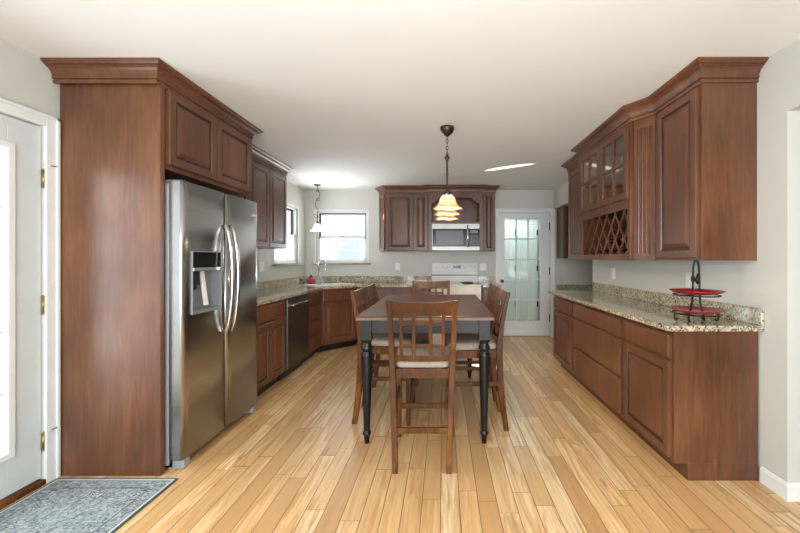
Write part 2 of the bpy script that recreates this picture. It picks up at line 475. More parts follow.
# back wall: sink window, pantry door
bX0, bX1 = -2.125, -1.275
pX0, pX1, pZ = 0.945, 1.80, 2.075
w = MB()
w.box(XL, bX0, YB, YB + 0.14, 0, CZ); w.box(bX0, bX1, YB, YB + 0.14, 0, wZ0); w.box(bX0, bX1, YB, YB + 0.14, wZ1, CZ)
w.box(bX1, pX0, YB, YB + 0.14, 0, CZ); w.box(pX0, pX1, YB, YB + 0.14, pZ, CZ); w.box(pX1, 4.2, YB, YB + 0.14, 0, CZ)
struct(w.build('wall_back', 'wall'), 'pale grey painted wall behind the range and sink', 'wall')
# right wall: opening towards the camera end, pass-through to the nook at the far end
w = MB()
w.box(XR, XR + 0.14, 1.89, 4.35, 0, CZ); w.box(XR, XR + 0.14, 4.35, YB, 2.14, CZ)
w.box(XR, XR + 0.14, -0.2, 1.89, 2.10, CZ); w.box(XR, XR + 0.14, -3.0, -0.2, 0, CZ)
struct(w.build('wall_right', 'wall'), 'pale grey painted wall with openings at both ends', 'wall')
# rear wall of the living end, with patio door opening
w = MB()
w.box(XL, -1.6, -2.64, -2.5, 0, CZ); w.box(2.0, XR + 0.14, -2.64, -2.5, 0, CZ); w.box(-1.6, 2.0, -2.64, -2.5, 2.2, CZ)
struct(w.build('wall_rear', 'wall'), 'wall of the living end', 'wall')
# neighbouring room / nook
struct(B(4.2, 4.3, -0.3, YB, 0, CZ).build('wall_side_room', 'wall'), 'far wall of the side room', 'wall')
struct(B(XR + 0.14, 4.2, -0.3, -0.2, 0, CZ).build('wall_side_front', 'wall'), 'front wall of the side room', 'wall')
struct(B(XR + 0.14, 3.0, 4.25, 4.35, 0, CZ).build('wall_nook', 'wall'), 'partition of the desk nook', 'wall')
struct(B(3.0, 3.1, 4.25, YB, 0, CZ).build('wall_nook_side', 'wall'), 'side wall of the desk nook', 'wall')
# pantry room shell
w = MB(); w.box(0.3, 2.7, 7.7, 7.8, 0, CZ); w.box(0.3, 0.4, YB + 0.14, 7.7, 0, CZ); w.box(2.6, 2.7, YB + 0.14, 7.7, 0, CZ)
struct(w.build('wall_pantry', 'teal'), 'pale green walls of the room behind the glazed door', 'wall')
# baseboards
def base_prof(): return [(0, 0), (0.014, 0), (0.014, 0.075), (0.009, 0.088), (0.004, 0.092), (0, 0.092)]
w = MB(); w.sweep([(XR, 2.04), (XR, 1.89), (XR + 0.14, 1.89)], base_prof())
struct(w.build('baseboard_right', 'trim'), 'white baseboard round the wall end', 'baseboard')
struct(MB().box(XL, XL + 0.014, 2.024 + 0.075, 2.10, 0, 0.1).build('baseboard_left', 'trim'), 'short white baseboard beside the refrigerator panel', 'baseboard')
struct(B(1.84, XR + 0.04, YB - 0.014, YB, 0, 0.092).build('baseboard_back', 'trim'), 'white baseboard stub beside the glazed door', 'baseboard')

# entry door (door_1) -------------------------------------------------
def hinge(parent, x, y, z, r=0.007, h=0.09, side=1, mat='brass'):
    m = MB(); m.lathe([(r, 0), (r, h)], (x, y, z), 12); m.lathe([(r * 0.6, -0.012), (r * 1.2, -0.006), (r * 1.2, 0)], (x, y, z), 10)
    m.lathe([(r * 1.2, h), (r * 1.2, h + .006), (r * .5, h + .012)], (x, y, z), 10)
    return m.build('hinge', mat, parent)
d = thing('door_1', 'pale grey glazed entry door with brass hinges on the left wall', 'door', (XL - 0.005, dY0, 0), FL)
d['kind'] = 'structure'
dw = dY1 - dY0
z0, z1, x0, x1 = 0.04, dZ - 0.006, 0.004, dw - 0.006
gx0, gx1, gz0, gz1 = 0.16, dw - 0.162, 0.262, 1.895
m = MB()
m.box(x0, gx0, 0, 0.045, z0, z1); m.box(gx1, x1, 0, 0.045, z0, z1)
m.box(gx0, gx1, 0, 0.045, z0, gz0); m.box(gx0, gx1, 0, 0.045, gz1, z1)
m.build('door_slab', 'doorpaint', d, 0.002)
m = MB()
for a in ((gx0 - .028, gx0 + .006, gz0 - .028, gz1 + .028), (gx1 - .006, gx1 + .028, gz0 - .028, gz1 + .028)):
    m.box(a[0], a[1], -0.012, 0.03, a[2], a[3])
m.box(gx0, gx1, -0.012, 0.03, gz0 - .028, gz0 + .006); m.box(gx0, gx1, -0.012, 0.03, gz1 - .006, gz1 + .028)
m.build('glazing_frame', 'trim', d, 0.004)
m = MB()
for i in range(1, 5):
    z = gz0 + (gz1 - gz0) * i / 5; m.box(gx0, gx1, 0.002, 0.028, z - .009, z + .009)
for i in (1, 2):
    x = gx0 + (gx1 - gx0) * i / 3; m.box(x - .009, x + .009, 0.002, 0.028, gz0, gz1)
m.build('muntin_grid', 'trim', d)
B(gx0, gx1, 0.02, 0.026, gz0, gz1).build('glass_pane', 'glass', d)
for z in (0.20, 0.99, 1.72): hinge(d, dw - 0.001, -0.007, z)
for z in (0.305, 1.845):
    MB().tube([(dw, -0.008, z), (dw + .02, -.03, z - .002), (dw + .045, -.035, z)], .004, 8).build('door_stop', 'chrome', d)
m = MB()
def casing(m, a0, a1, top, wd=0.075, t=0.02):
    m.box(a0 - wd, a0, -t, 0, 0, top + wd); m.box(a1, a1 + wd, -t, 0, 0, top + wd); m.box(a0, a1, -t, 0, top, top + wd)
    m.box(a0 - wd, a0 - wd + .018, -t - .008, 0, 0, top + wd); m.box(a1 + wd - .018, a1 + wd, -t - .008, 0, 0, top + wd)
    m.box(a0 - wd, a1 + wd, -t - .008, 0, top + wd - .018, top + wd)
casing(m, 0, dw, dZ, 0.068)
o = m.build('trim_1', 'trim', None, 0.003, (XL, dY0, 0), FL); struct(o, 'white casing round the entry door', 'trim')
o = B(0, dw, -0.02, 0.12, 0, 0.03).build('trim_2', 'chairwood', None, 0.004, (XL, dY0, 0), FL); struct(o, 'brown wooden threshold under the entry door', 'threshold')

# windows -------------------------------------------------------------
def window(name, n, wd, h, loc, rz, label):
    d = thing(name, label, 'window', loc, rz); d['kind'] = 'structure'
    m = MB(); t = 0.10
    for a in ((-.0, .022, 0, h), (wd - .022, wd, 0, h)): m.box(a[0], a[1], 0.02, 0.13, a[2], a[3])
    m.box(0, wd, 0.02, 0.13, 0, .022); m.box(0, wd, 0.02, 0.13, h - .022, h)
    m.box(-.03, 0, -.004, .02, -0.0, h + .03); m.box(wd, wd + .03, -.004, .02, -0.0, h + .03); m.box(0, wd, -.004, .02, h, h + .03)
    m.build('window_frame', 'trim', d, .002)
    mid = h * 0.5
    m = MB(); f = .026
    m.box(.022, .022 + f, .07, .10, mid, h - .022); m.box(wd - .022 - f, wd - .022, .07, .10, mid, h - .022)
    m.box(.022, wd - .022, .07, .10, h - .022 - f, h - .022); m.box(.022, wd - .022, .07, .10, mid, mid + .018)
    m.build('upper_sash', 'blackframe', d, .002)
    m = MB(); f = .034
    m.box(.022, .022 + f, .035, .065, .022, mid + .01); m.box(wd - .022 - f, wd - .022, .035, .065, .022, mid + .01)
    m.box(.022, wd - .022, .035, .065, .022, .022 + f); m.box(.022, wd - .022, .035, .065, mid - .03, mid + .01)
    s = m.build('lower_sash', 'trim', d, .002)
    B(wd / 2 - .03, wd / 2 + .03, .028, .036, mid + .008, mid + .02).build('sash_lock', 'gray', s)
    B(.03, wd - .03, .083, .087, mid, h - .03).build('glass_pane', 'glass', d)
    B(.03, wd - .03, .048, .052, .03, mid).build('glass_pane', 'glass', d)
    o = B(-.07, wd + .07, -.05, .03, -.032, 0).build('window_sill', 'granite', d, .003)
    o['label'] = 'granite sill'
    return d
window('window_1', 1, bX1 - bX0, wZ1 - wZ0, (bX0, YB, wZ0), 0, 'double-hung window over the sink with a black upper sash')
window('window_2', 2, wY1 - wY0, wZ1 - wZ0, (XL, wY0, wZ0), FL, 'double-hung window on the left wall beyond the wall cabinets')

# pantry door (door_2) -------------------------------------------------
d = thing('door_2', 'white fifteen-pane glazed door at the far end', 'door', (pX0, YB + .01, 0), 0); d['kind'] = 'structure'
dw = pX1 - pX0
gx0, gx1, gz0, gz1 = .095, dw - .165, .26, 1.985
m = MB()
m.box(.004, gx0, 0, .04, .008, pZ - .006); m.box(gx1, dw - .004, 0, .04, .008, pZ - .006)
m.box(gx0, gx1, 0, .04, .008, gz0); m.box(gx0, gx1, 0, .04, gz1, pZ - .006)
m.build('door_slab', 'trim', d, .002)
m = MB()
for i in range(1, 5):
    z = gz0 + (gz1 - gz0) * i / 5; m.box(gx0, gx1, .004, .036, z - .012, z + .012)
for i in (1, 2):
    x = gx0 + (gx1 - gx0) * i / 3; m.box(x - .012, x + .012, .004, .036, gz0, gz1)
m.build('muntin_grid', 'trim', d, .003)
B(gx0, gx1, .018, .024, gz0, gz1).build('glass_pane', 'tealglass', d)
MB().lathe([(.006, 0), (.025, -.002), (.025, -.006), (.010, -.012), (.010, -.035), (.024, -.045), (.028, -.058), (.020, -.07), (.004, -.073)],
           (.045, 0, .93), 20, 'y').build('door_knob', 'bronze', d)
for z in (.26, 1.05, 1.80): hinge(d, dw - .012, -.012, z, .008, .1, 1, 'iron')
m = MB(); casing(m, 0, dw, pZ, .07)
struct(m.build('trim_3', 'trim', None, .003, (pX0, YB, 0), 0), 'white casing round the fifteen-pane door', 'trim')

# folding closet doors and low chest seen through the panes
for i, x in enumerate((.62, 1.08, 1.54)):
    d = thing('closet_door', ['white flat closet door behind the left panes of the glazed door', 'white flat closet door behind the middle panes of the glazed door',
              'white flat closet door behind the right panes of the glazed door'][i], 'closet door', (x, 7.35, 0), 0, 'closet doors in the room behind the glazed door')
    MB().rings(0, .44, .02, 2.1, 0, [(0, -.035), (0, 0), (.07, 0), (.078, -.006), (.085, -.006), (.095, 0)]).build('door_leaf', 'trim', d)
    for z in (.3, 1.05, 1.8): B(.425, .455, -.012, 0, z, z + .11).build('hinge', 'iron', d)

# ------------------------------------------------------------------ outside
o = B(-30, 20, 9.3, 40, -.6, -.5).build('ground', 'snow'); struct(o, 'pale ground outside', 'ground')
o = B(-30, -2.8, -10, 9.3, -.6, -.5).build('ground_side', 'snow'); struct(o, 'pale ground outside', 'ground'); o.name = 'ground.001'
h = thing('neighbour_house', 'pale sided house seen through the sink window', 'house', (-5.5, 14, -.5))
B(-6, 7.5, 0, 6, 0, 6.5).build('house_wall', 'siding', h)
for x in (-4.5, -2.6, -.2, 1.3, 3.0):
    for z in (1.5, 3.7):
        f = B(x, x + .95, -.06, .02, z, z + 1.3).build('house_window', 'trim', h)
        for a, b in ((z + .07, z + .62), (z + .68, z + 1.23)):
            B(x + .07, x + .88, -.08, -.05, a, b).build('pane', 'palepane', f)
def tree(x, y, hgt, label, seed):
    rnd = random.Random(seed); m = MB()
    def br(p, dr, ln, r, dep):
        q = p + dr * ln; mid = p + dr * ln * .5 + Vector((rnd.uniform(-.04, .04) * ln, rnd.uniform(-.04, .04) * ln, 0))
        m.tube([p, mid, q], [r, r * .85, r * .65], 5)
        if dep == 0: return
        for _ in range(3):
            nd = (dr + Vector((rnd.uniform(-.8, .8), rnd.uniform(-.8, .8), rnd.uniform(-.1, .6)))).normalized()
            br(q, nd, ln * rnd.uniform(.6, .8), r * .62, dep - 1)
    br(Vector((0, 0, 0)), Vector((0, 0, 1)), hgt * .33, .07, 4)
    o = m.build('bare_tree', 'twig', None, 0, (x, y, -.5)); tag(o, label, 'tree')
tree(-3.4, 10.4, 4.2, 'bare pale tree outside the left half of the sink window', 3)
tree(-2.2, 11.2, 4.0, 'bare pale tree outside the right half of the sink window', 5)
tree(-5.0, 9.0, 4.4, 'bare pale tree outside the left wall window', 8)

# ------------------------------------------------------------------ cabinetry
DOOR = [(0, 0), (0, .017), (.004, .021), (.048, .021), (.053, .018), (.057, .011), (.066, .010), (.070, .0125), (.092, .019), (.096, .0195)]
DRAW = [(0, 0), (0, .015), (.007, .020)]
def door(p, x0, x1, z0, z1, y=0, name='door', mat='cherry', prof=DOOR):
    m = MB().rings(x0, x1, z0, z1, y, prof)
    m.gl = [i for k in (4, 5, 6) for i in range(k * 4, k * 4 + 4)]      # second, darker brown on the groove rings of the panel
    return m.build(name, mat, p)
def drawer(p, x0, x1, z0, z1, y=0):
    return MB().rings(x0, x1, z0, z1, y, DRAW).build('drawer', 'cherry', p)
CROWN = [(.0005, 2.340), (.010, 2.340), (.012, 2.346), (.012, 2.358), (.006, 2.361), (.006, 2.364), (.016, 2.366), (.018, 2.376), (.014, 2.380), (.019, 2.394),
         (.027, 2.408), (.038, 2.418), (.050, 2.423), (.050, 2.429), (.060, 2.430), (.066, 2.436), (.074, 2.441), (.074, 2.453), (.0005, 2.453)]
def crown(path, label):
    o = MB().sweep(path, CROWN).build('crown_moulding', 'cherry'); return tag(o, label, 'moulding')

# --- refrigerator surround
p = thing('refrigerator_surround', 'tall brown end panel and two-door cabinet enclosing the refrigerator', 'cabinet', (-1.99, 2.096, 0))
B(-.305, .27, 0, .02, 0, 2.40).build('panel', 'cherry', p, .0015)
B(.27, .298, -.002, .034, 0, 2.40).build('edge_stile', 'cherry', p, .002)
def sub(o): o.location = (.295, .045, 1.85); o.rotation_euler = (0, 0, FL); return o
sub(B(0, .93, 0, .60, .0, .55).build('body', 'cherry', p, .001))
sub(door(p, .005, .455, .03, .49)); sub(door(p, .463, .925, .03, .49))
crown([(XL + .005, 2.078), (-1.703, 2.078), (-1.703, 3.09), (-1.99, 3.09)], 'brown crown moulding above the refrigerator cabinet and tall panel')
# --- left wall cabinets
f = thing('wall_cabinet', 'tall brown wall cabinets between the refrigerator and the left window', 'cabinet', (-1.985, 3.10, 1.425), FL)
B(0, 1.31, 0, .318, 0, .965).build('body', 'cherry', f, .001)
for a in (.005, .44, .875): door(f, a, a + .425, .01, .90)
crown([(-1.985, 3.20), (-1.985, 4.412), (XL + .005, 4.412)], 'brown crown moulding over the cabinets beside the left window')
# --- left base cabinets
cf = -1.685
def base(name, label, y0, y1, kind):
    wd = y1 - y0 - .002
    f = thing('base_cabinet', label, 'cabinet', (cf, y0, 0), FL)
    B(0, wd, 0, .60, .10, .878).build('body', 'cherry', f, .001)
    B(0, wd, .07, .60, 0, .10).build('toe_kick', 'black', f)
    if kind == 'dd':
        drawer(f, .01, wd - .01, .705, .855); door(f, .01, wd / 2 - .003, .12, .685); door(f, wd / 2 + .003, wd - .01, .12, .685)
    else:
        for a, b in ((.705, .855), (.52, .69), (.325, .505), (.12, .31)): drawer(f, .01, wd - .01, a, b)
    return f
base('b', 'brown base cabinet with drawer and doors between refrigerator and dishwasher', 3.07, 3.71, 'dd')
base('b', 'narrow brown four-drawer base cabinet between dishwasher and corner sink cabinet', 4.345, 4.80, 'dr')
# dishwasher
f = thing('dishwasher', 'dark stainless dishwasher with bar handle under the left counter', 'dishwasher', (cf - .002, 3.725, 0), FL)
B(0, .605, .01, .58, .10, .872).build('body', 'black', f)
MB().box(.003, .602, -.03, .01, .115, .868).build('door', 'darksteel', f, .004)
B(.01, .595, .05, .57, 0, .10).build('toe_kick', 'black', f)
MB().box(.08, .525, -.066, -.052, .785, .805).box(.09, .11, -.055, -.028, .788, .802).box(.495, .515, -.055, -.028, .788, .802).build('handle', 'chrome', f, .003)
# corner sink cabinet (diagonal)
f = thing('sink_cabinet', 'diagonal brown corner cabinet under the sink', 'cabinet', (cf, 4.81, 0), 0)
poly = [(0, 0), (.40, .41), (.40, 1.06), (-.615, 1.06), (-.615, .0)]
MB().prism(poly, .10, .735).prism([(0, 0), (.40, .41), (.40, .424), (-.014, .0)], .7352, .878).build('body', 'cherry', f)
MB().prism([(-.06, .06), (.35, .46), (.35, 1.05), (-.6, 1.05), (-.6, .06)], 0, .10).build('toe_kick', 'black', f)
ln = math.hypot(.40, .41); ang = math.atan2(.41, .40)
o = MB().rings(.035, ln - .035, .12, .685, 0, DOOR).build('door', 'cherry', f); o.rotation_euler = (0, 0, ang)
o = MB().rings(.035, ln - .035, .705, .855, 0, DRAW).build('drawer_front', 'cherry', f); o.rotation_euler = (0, 0, ang)
# back base cabinets
bf = 5.23
f = thing('base_cabinet', 'brown base cabinet between the corner sink and the range', 'cabinet', (-1.28, bf, 0))
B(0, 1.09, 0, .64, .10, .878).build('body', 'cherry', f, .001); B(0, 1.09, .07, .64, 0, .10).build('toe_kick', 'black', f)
for a, b in ((.01, .54), (.55, 1.08)):
    drawer(f, a, b, .705, .855); door(f, a, b, .12, .685)
f = thing('base_cabinet', 'narrow brown base cabinet between the range and the glazed door', 'cabinet', (.59, bf, 0))
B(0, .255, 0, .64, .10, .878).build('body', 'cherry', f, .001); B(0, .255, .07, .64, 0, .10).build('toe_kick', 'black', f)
drawer(f, .01, .245, .705, .855); door(f, .01, .245, .12, .685)

# counters with sink hole
def slab_with_hole(outer, hole, z0, z1):
    bm = bmesh.new()
    def loop(pts):
        vs = [bm.verts.new((x, y, z1)) for x, y in pts]
        return [bm.edges.new((vs[i], vs[(i + 1) % len(vs)])) for i in range(len(vs))]
    es = loop(outer) + loop(hole)
    r = bmesh.ops.triangle_fill(bm, edges=es, use_beauty=True)
    fs = [g for g in r['geom'] if isinstance(g, bmesh.types.BMFace)]
    e = bmesh.ops.extrude_face_region(bm, geom=fs)
    bmesh.ops.translate(bm, vec=(0, 0, z0 - z1), verts=[g for g in e['geom'] if isinstance(g, bmesh.types.BMVert)])
    bmesh.ops.recalc_face_normals(bm, faces=bm.faces)
    m = MB(); bm.verts.index_update()
    m.add([v.co[:] for v in bm.verts], [[v.index for v in q.verts] for q in bm.faces]); bm.free(); return m
CT0, CT1 = .880, .914
ex = cf + .03; ey = bf - .03
outer = [(ex, 3.06), (ex, 4.80), (-1.265, ey), (-.192, ey), (-.192, YB - .002), (XL + .002, YB - .002), (XL + .002, 3.06)]
def rot(pts, c, a): return [(c[0] + x * math.cos(a) - y * math.sin(a), c[1] + x * math.sin(a) + y * math.cos(a)) for x, y in pts]
sc_ = (-1.72, 5.27)
hole = rot([(-.30, -.20), (.30, -.20), (.30, .20), (-.30, .20)], sc_, PI / 4)
o = slab_with_hole(outer, hole, CT0, CT1).build('countertop', 'granite', None, .004)
tag(o, 'L-shaped speckled granite countertop along the left and back walls', 'countertop')
o = B(.588, .868, ey, YB - .002, CT0, CT1).build('countertop', 'granite', None, .004); tag(o, 'small granite countertop right of the range', 'countertop')
# splashes
m = MB(); m.box(XL + .002, XL + .022, 3.06, YB - .002, CT1 + .001, 1.014); m.box(XL + .022, -.192, YB - .022, YB - .002, CT1 + .001, 1.014)
tag(m.build('backsplash', 'granite', None, .002), 'low granite backsplash along the left and back walls', 'backsplash')
tag(B(.588, .868, YB - .022, YB - .002, CT1 + .001, 1.014).build('backsplash', 'granite', None, .002), 'short granite backsplash right of the range', 'backsplash')
# sink
f = thing('sink', 'pale sink set in the corner countertop', 'sink', (sc_[0], sc_[1], CT1), PI / 4)
m = MB()
R1, R2 = [(-.315, -.215), (.315, -.215), (.315, .215), (-.315, .215)], [(-.28, -.18), (.28, -.18), (.28, .18), (-.28, .18)]
R3 = [(-.26, -.16), (.26, -.16), (.26, .16), (-.26, .16)]
# rim, inner walls, bottom as one continuous strip
secs = [[(x, y, .0008) for x, y in R1], [(x, y, .006) for x, y in R1], [(x, y, .006) for x, y in R2], [(x, y, -.03) for x, y in R2],
        [(x, y, -.17) for x, y in R3]]
n = 4; vs = [q for s in secs for q in s]; fs = []
for i in range(len(secs) - 1):
    for j in range(4): fs.append((i * 4 + j, i * 4 + (j + 1) % 4, (i + 1) * 4 + (j + 1) % 4, (i + 1) * 4 + j))
fs.append((16, 17, 18, 19)); m.add(vs, fs); m.build('basin', 'white', f)
MB().lathe([(.03, 0), (.03, .004), (.01, .005)], (0, 0, -.169), 16).build('drain', 'chrome', f)
# faucet
f = thing('faucet', 'brushed gooseneck faucet behind the corner sink', 'faucet', (-1.87, 5.27, CT1 + .0005))
MB().lathe([(.028, 0), (.028, .008), (.02, .014), (.016, .05), (.013, .06), (.013, .07)], (0, 0, 0), 18).build('base', 'chrome', f)
pth = [(0, 0, .06), (0, 0, .29)] + [(.055 - .055 * math.cos(a), -.02 * (1 - math.cos(a)) / 2, .29 + .075 * math.sin(a)) for a in [PI * k / 10 for k in range(1, 11)]] + [(.112, -.02, .265)]
MB().tube(pth, .0135, 10).build('spout', 'chrome', f)
MB().lathe([(.012, 0), (.016, -.01), (.02, -.05), (.018, -.062), (.008, -.064)], (.112, -.02, .265), 14).build('spray_head', 'chrome', f)
MB().tube([(0, -.012, .04), (.01, -.05, .05), (.015, -.075, .075)], .005, 8).build('lever', 'chrome', f)
f = thing('soap_dispenser', 'small metal soap pump standing right of the faucet', 'dispenser', (-1.66, 5.53, CT1 + .0005))
MB().lathe([(.018, 0), (.018, .006), (.009, .012), (.009, .07)], (0, 0, 0), 14).build('pump_base', 'chrome', f)
MB().tube([(0, 0, .07), (0, -.01, .08), (0, -.05, .078)], .005, 8).build('spout', 'chrome', f)
# red jar
f = thing('red_jar', 'round red ceramic jar with dark lid beside the faucet', 'jar', (-2.02, 5.36, CT1 + .0005))
MB().lathe([(.03, 0), (.05, .012), (.062, .045), (.056, .08), (.035, .10), (.03, .104)], (0, 0, 0), 24).build('body', 'redfruit', f)
MB().lathe([(.032, .104), (.033, .112), (.016, .122), (.01, .128), (.014, .14), (.004, .146)], (0, 0, 0), 18).build('lid', 'iron', f)

# --- back wall cabinets (over the range)
z0 = 1.425; T = .90
f = thing('wall_cabinet', 'brown wall cabinet left of the microwave with a slanted end', 'cabinet', (-1.03, 5.55, z0))
MB().prism([(.12, 0), (.795, 0), (.795, .328), (0, .328), (0, .16)], 0, .965).build('body', 'cherry', f, .001)
door(f, .14, .555, .012, T); door(f, .565, .79, .012, T)
a = math.atan2(-.16, .12)
o = MB().rings(.012, .188, .012, T, 0, [(i * .75, q) for i, q in DOOR]).build('slanted_door', 'cherry', f); o.location = (0, .16, 0); o.rotation_euler = (0, 0, a)
# microwave cabinet with arched niche
f = thing('wall_cabinet', 'brown cabinet with an open arched niche above the microwave', 'cabinet', (-.232, 5.50, z0))
W_ = .86
m = MB(); m.box(0, .055, 0, .378, .0, .965).box(W_ - .055, W_, 0, .378, .0, .965)
m.box(.055, W_ - .055, 0, .378, .43, .46).box(.055, W_ - .055, 0, .378, .93, .965).box(.055, W_ - .055, .36, .378, .46, .93)
m.build('body', 'cherry', f, .001)
vp = [(.055, .93), (.055, .80)]
pts = [(.055, .755), (.085, .755), (.10, .775), (.125, .785), (.15, .80), (.165, .825), (.18, .84)]
poly = [(.055, .935)] + pts + [(W_ - x, z) for x, z in pts[::-1]] + [(W_ - .055, .935)]
n = len(poly); m = MB()
m.add([(x, 0, z) for x, z in poly] + [(x, .02, z) for x, z in poly],
      [tuple(range(n)), tuple(range(2 * n - 1, n - 1, -1))] + [(i, (i + 1) % n, n + (i + 1) % n, n + i) for i in range(n)])
m.build('arched_valance', 'cherry', f)
f2 = thing('wall_cabinet', 'narrow brown wall cabinet right of the microwave', 'cabinet', (.632, 5.55, z0))
B(0, .19, 0, .328, 0, .965).build('body', 'cherry', f2, .001); door(f2, .012, .18, .012, T, prof=[(i * .72, q) for i, q in DOOR])
crown([(-1.03, YB - .005), (-1.03, 5.71), (-.91, 5.55), (-.235, 5.55), (-.235, 5.50), (.630, 5.50), (.630, 5.55), (.822, 5.55), (.822, YB - .005)],
      'brown crown moulding over the microwave cabinets')
# microwave
f = thing('microwave', 'stainless over-range microwave under the arched niche', 'microwave', (-.174, 5.46, z0 + .01))
wd = .744
B(0, wd, .03, .40, 0, .415).build('body', 'gray', f)
MB().box(0, wd, 0, .03, .335, .415).box(0, wd, 0, .03, 0, .06).box(.545, .575, 0, .03, .06, .335).box(0, .012, 0, .03, .06, .335).build('front_panel', 'satinsteel', f, .002)
MB().box(.012, .545, .004, .03, .06, .335).build('door_glass', 'blackglass', f)
B(.06, .49, .0005, .006, .09, .31).build('window', 'ovenwindow', f)
k = MB().box(.575, wd, .002, .03, .06, .335).build('control_panel', 'blackglass', f)
for r in range(4):
    for c in range(3): B(.60 + c * .045, .632 + c * .045, -.0005, .004, .085 + r * .042, .112 + r * .042).build('button', 'black', k)
B(.60, .72, -.0005, .004, .27, .315).build('display', 'gray', k)
MB().tube([(.56, 0, .05), (.56, -.035, .07), (.56, -.035, .36), (.56, 0, .38)], .011, 10).build('handle', 'chrome', f)

# range
f = thing('range', 'white electric range below the microwave', 'stove', (-.187, 5.20, 0))
wd = .764
B(.005, wd - .005, .03, .66, .02, .895).build('body', 'white', f, .003)
B(0, wd, 0, .60, .897, .918).build('cooktop', 'cream', f, .004)
B(.01, wd - .01, 0, .03, .77, .893).build('control_rail', 'cream', f, .004)
o = MB().box(.01, wd - .01, -.012, .03, .245, .76).build('oven_door', 'cream', f, .006)
B(.13, wd - .13, -.016, -.010, .36, .62).build('oven_window', 'blackglass', o)
MB().tube([(.06, -.012, .715), (.06, -.055, .725), (wd - .06, -.055, .725), (wd - .06, -.012, .715)], .012, 10).build('oven_handle', 'cream', o)
B(.01, wd - .01, -.008, .03, .06, .235).build('storage_drawer', 'cream', f, .006)
m = MB(); m.loft([[(x, .60, .918), (x, .655, .918), (x, .655, 1.235), (x, .615, 1.235), (x, .59, 1.10), (x, .585, 1.085)] for x in (.0, wd)])
g = m.build('backguard', 'white', f, .003)
B(.004, wd - .004, .583, .60, 1.028, 1.040).build('vent_slot', 'blackglass', g)  # thin black strip across the lower backguard
B(.36, .48, .598, .606, 1.145, 1.195).build('clock_display', 'blackglass', g)
for x in (.09, .2, .27, .56, .63, .70):
    MB().lathe([(.02, .012), (.018, -.006), (.008, -.008)], (x, .60, 1.17), 14, 'y').build('knob', 'white', g)
for x, y, r in ((.2, .16, .10), (.57, .16, .08), (.2, .42, .08), (.57, .42, .10)):
    MB().tube([(x + r * math.cos(q), y + r * math.sin(q), .925) for q in [2 * PI * k / 20 for k in range(20)]], .006, 6, True) \
        .tube([(x + r * .6 * math.cos(q), y + r * .6 * math.sin(q), .925) for q in [2 * PI * k / 16 for k in range(16)]], .006, 6, True).build('burner_coil', 'black', f)

# --- right base run
bx = 1.355
def rbase(label, y1, y0, kind):
    """front faces -X; y1 far end, y0 near end"""
    wd = y1 - y0 - .001
    f = thing('base_cabinet', label, 'cabinet', (bx, y1, 0), FR)
    B(0, wd, 0, .495, .10, .878).build('body', 'cherry', f, .001)
    B(0, wd, .08, .495, 0, .10).build('toe_kick', 'cherry', f)
    if kind == 'dd': drawer(f, .02, wd - .02, .71, .845); door(f, .02, wd - .02, .125, .69)
    else:
        for a, b in ((.71, .845), (.415, .69), (.125, .395)): drawer(f, .02, wd - .02, a, b)
    return f
rbase('narrow brown base cabinet at the far end of the right counter', 4.25, 3.63, 'dd')
rbase('wide brown base cabinet with three drawers under the right counter', 3.625, 2.62, 'dr')
g = rbase('brown base cabinet with drawer and raised-panel door nearest on the right', 2.615, 2.052, 'dd')
o = tag(MB().prism([(1.305, 2.045), (1.335, 2.022), (XR - .002, 2.022), (XR - .002, 4.30), (1.29, 4.30)], CT0, CT1).build('countertop', 'granite', None, .004),
    'speckled granite countertop along the right wall', 'countertop')
tag(B(XR - .022, XR - .002, 2.022, 4.30, CT1 + .001, 1.012).build('backsplash', 'granite', None, .002), 'low granite backsplash along the right wall', 'backsplash')

# --- right wall cabinets
z0 = 1.291
f = thing('wall_cabinet', 'brown wall cabinet with one tall door nearest on the right', 'cabinet', (1.53, 2.515, z0), FR)
B(0, .445, 0, .327, 0, 1.095).build('body', 'cherry', f, .001); door(f, .03, .425, .015, 1.035)
f = thing('wall_cabinet', 'brown wall cabinet with one tall door at the far end of the right wall', 'cabinet', (1.53, 4.25, z0), FR)
B(0, .608, 0, .325, 0, 1.09).build('body', 'cherry', f, .001); door(f, .03, .58, .015, 1.035)
f = thing('fluted_pilaster', 'angled fluted brown pilaster beside the wine rack cabinet', 'pilaster', (1.445, 2.65, z0), 0)
# angled face from (0,0) to (.085,-.13)
L = math.hypot(.085, .13); an = math.atan2(-.13, .085)
m = MB(); fl = [(0, 0)]
k = 4; g0 = .018; gw = (L - 2 * g0) / k
prof = [(0, 0)]
for i in range(k):
    a = g0 + i * gw + .004; b = g0 + (i + 1) * gw - .004
    prof += [(a, 0)] + [(a + (b - a) * (1 - math.cos(q)) / 2, .015 * math.sin(q)) for q in (PI * .25, PI * .5, PI * .75)] + [(b, 0)]
prof += [(L, 0), (L, .02), (0, .02)]
m.loft([[(x, y, z) for x, y in prof] for z in (.05, .98)])
m.box(0, L, 0, .02, 0, .05); m.box(0, L, 0, .02, .98, 1.09)
o = m.build('fluted_board', 'cherry', f); o.rotation_euler = (0, 0, an)
MB().prism([(.09, -.12), (.41, -.12), (.41, -.0), (.06, 0), (.03, -.02)], 0, 1.09).build('filler_block', 'cherry', f)
# centre cabinet: glass doors over wine rack (hollow)
CW = .97
f = thing('wine_rack_cabinet', 'brown wall cabinet with two glass doors above a lattice wine rack', 'cabinet', (1.445, 3.635, z0), FR)
m = MB(); D = .41
m.box(0, .018, 0, D, 0, 1.09).box(CW - .018, CW, 0, D, 0, 1.09).box(.018, CW - .018, 0, D, 0, .018).box(.018, CW - .018, 0, D, 1.07, 1.09)
m.box(.018, CW - .018, D - .012, D, .018, 1.07).box(.018, CW - .018, 0, D - .012, .42, .44)
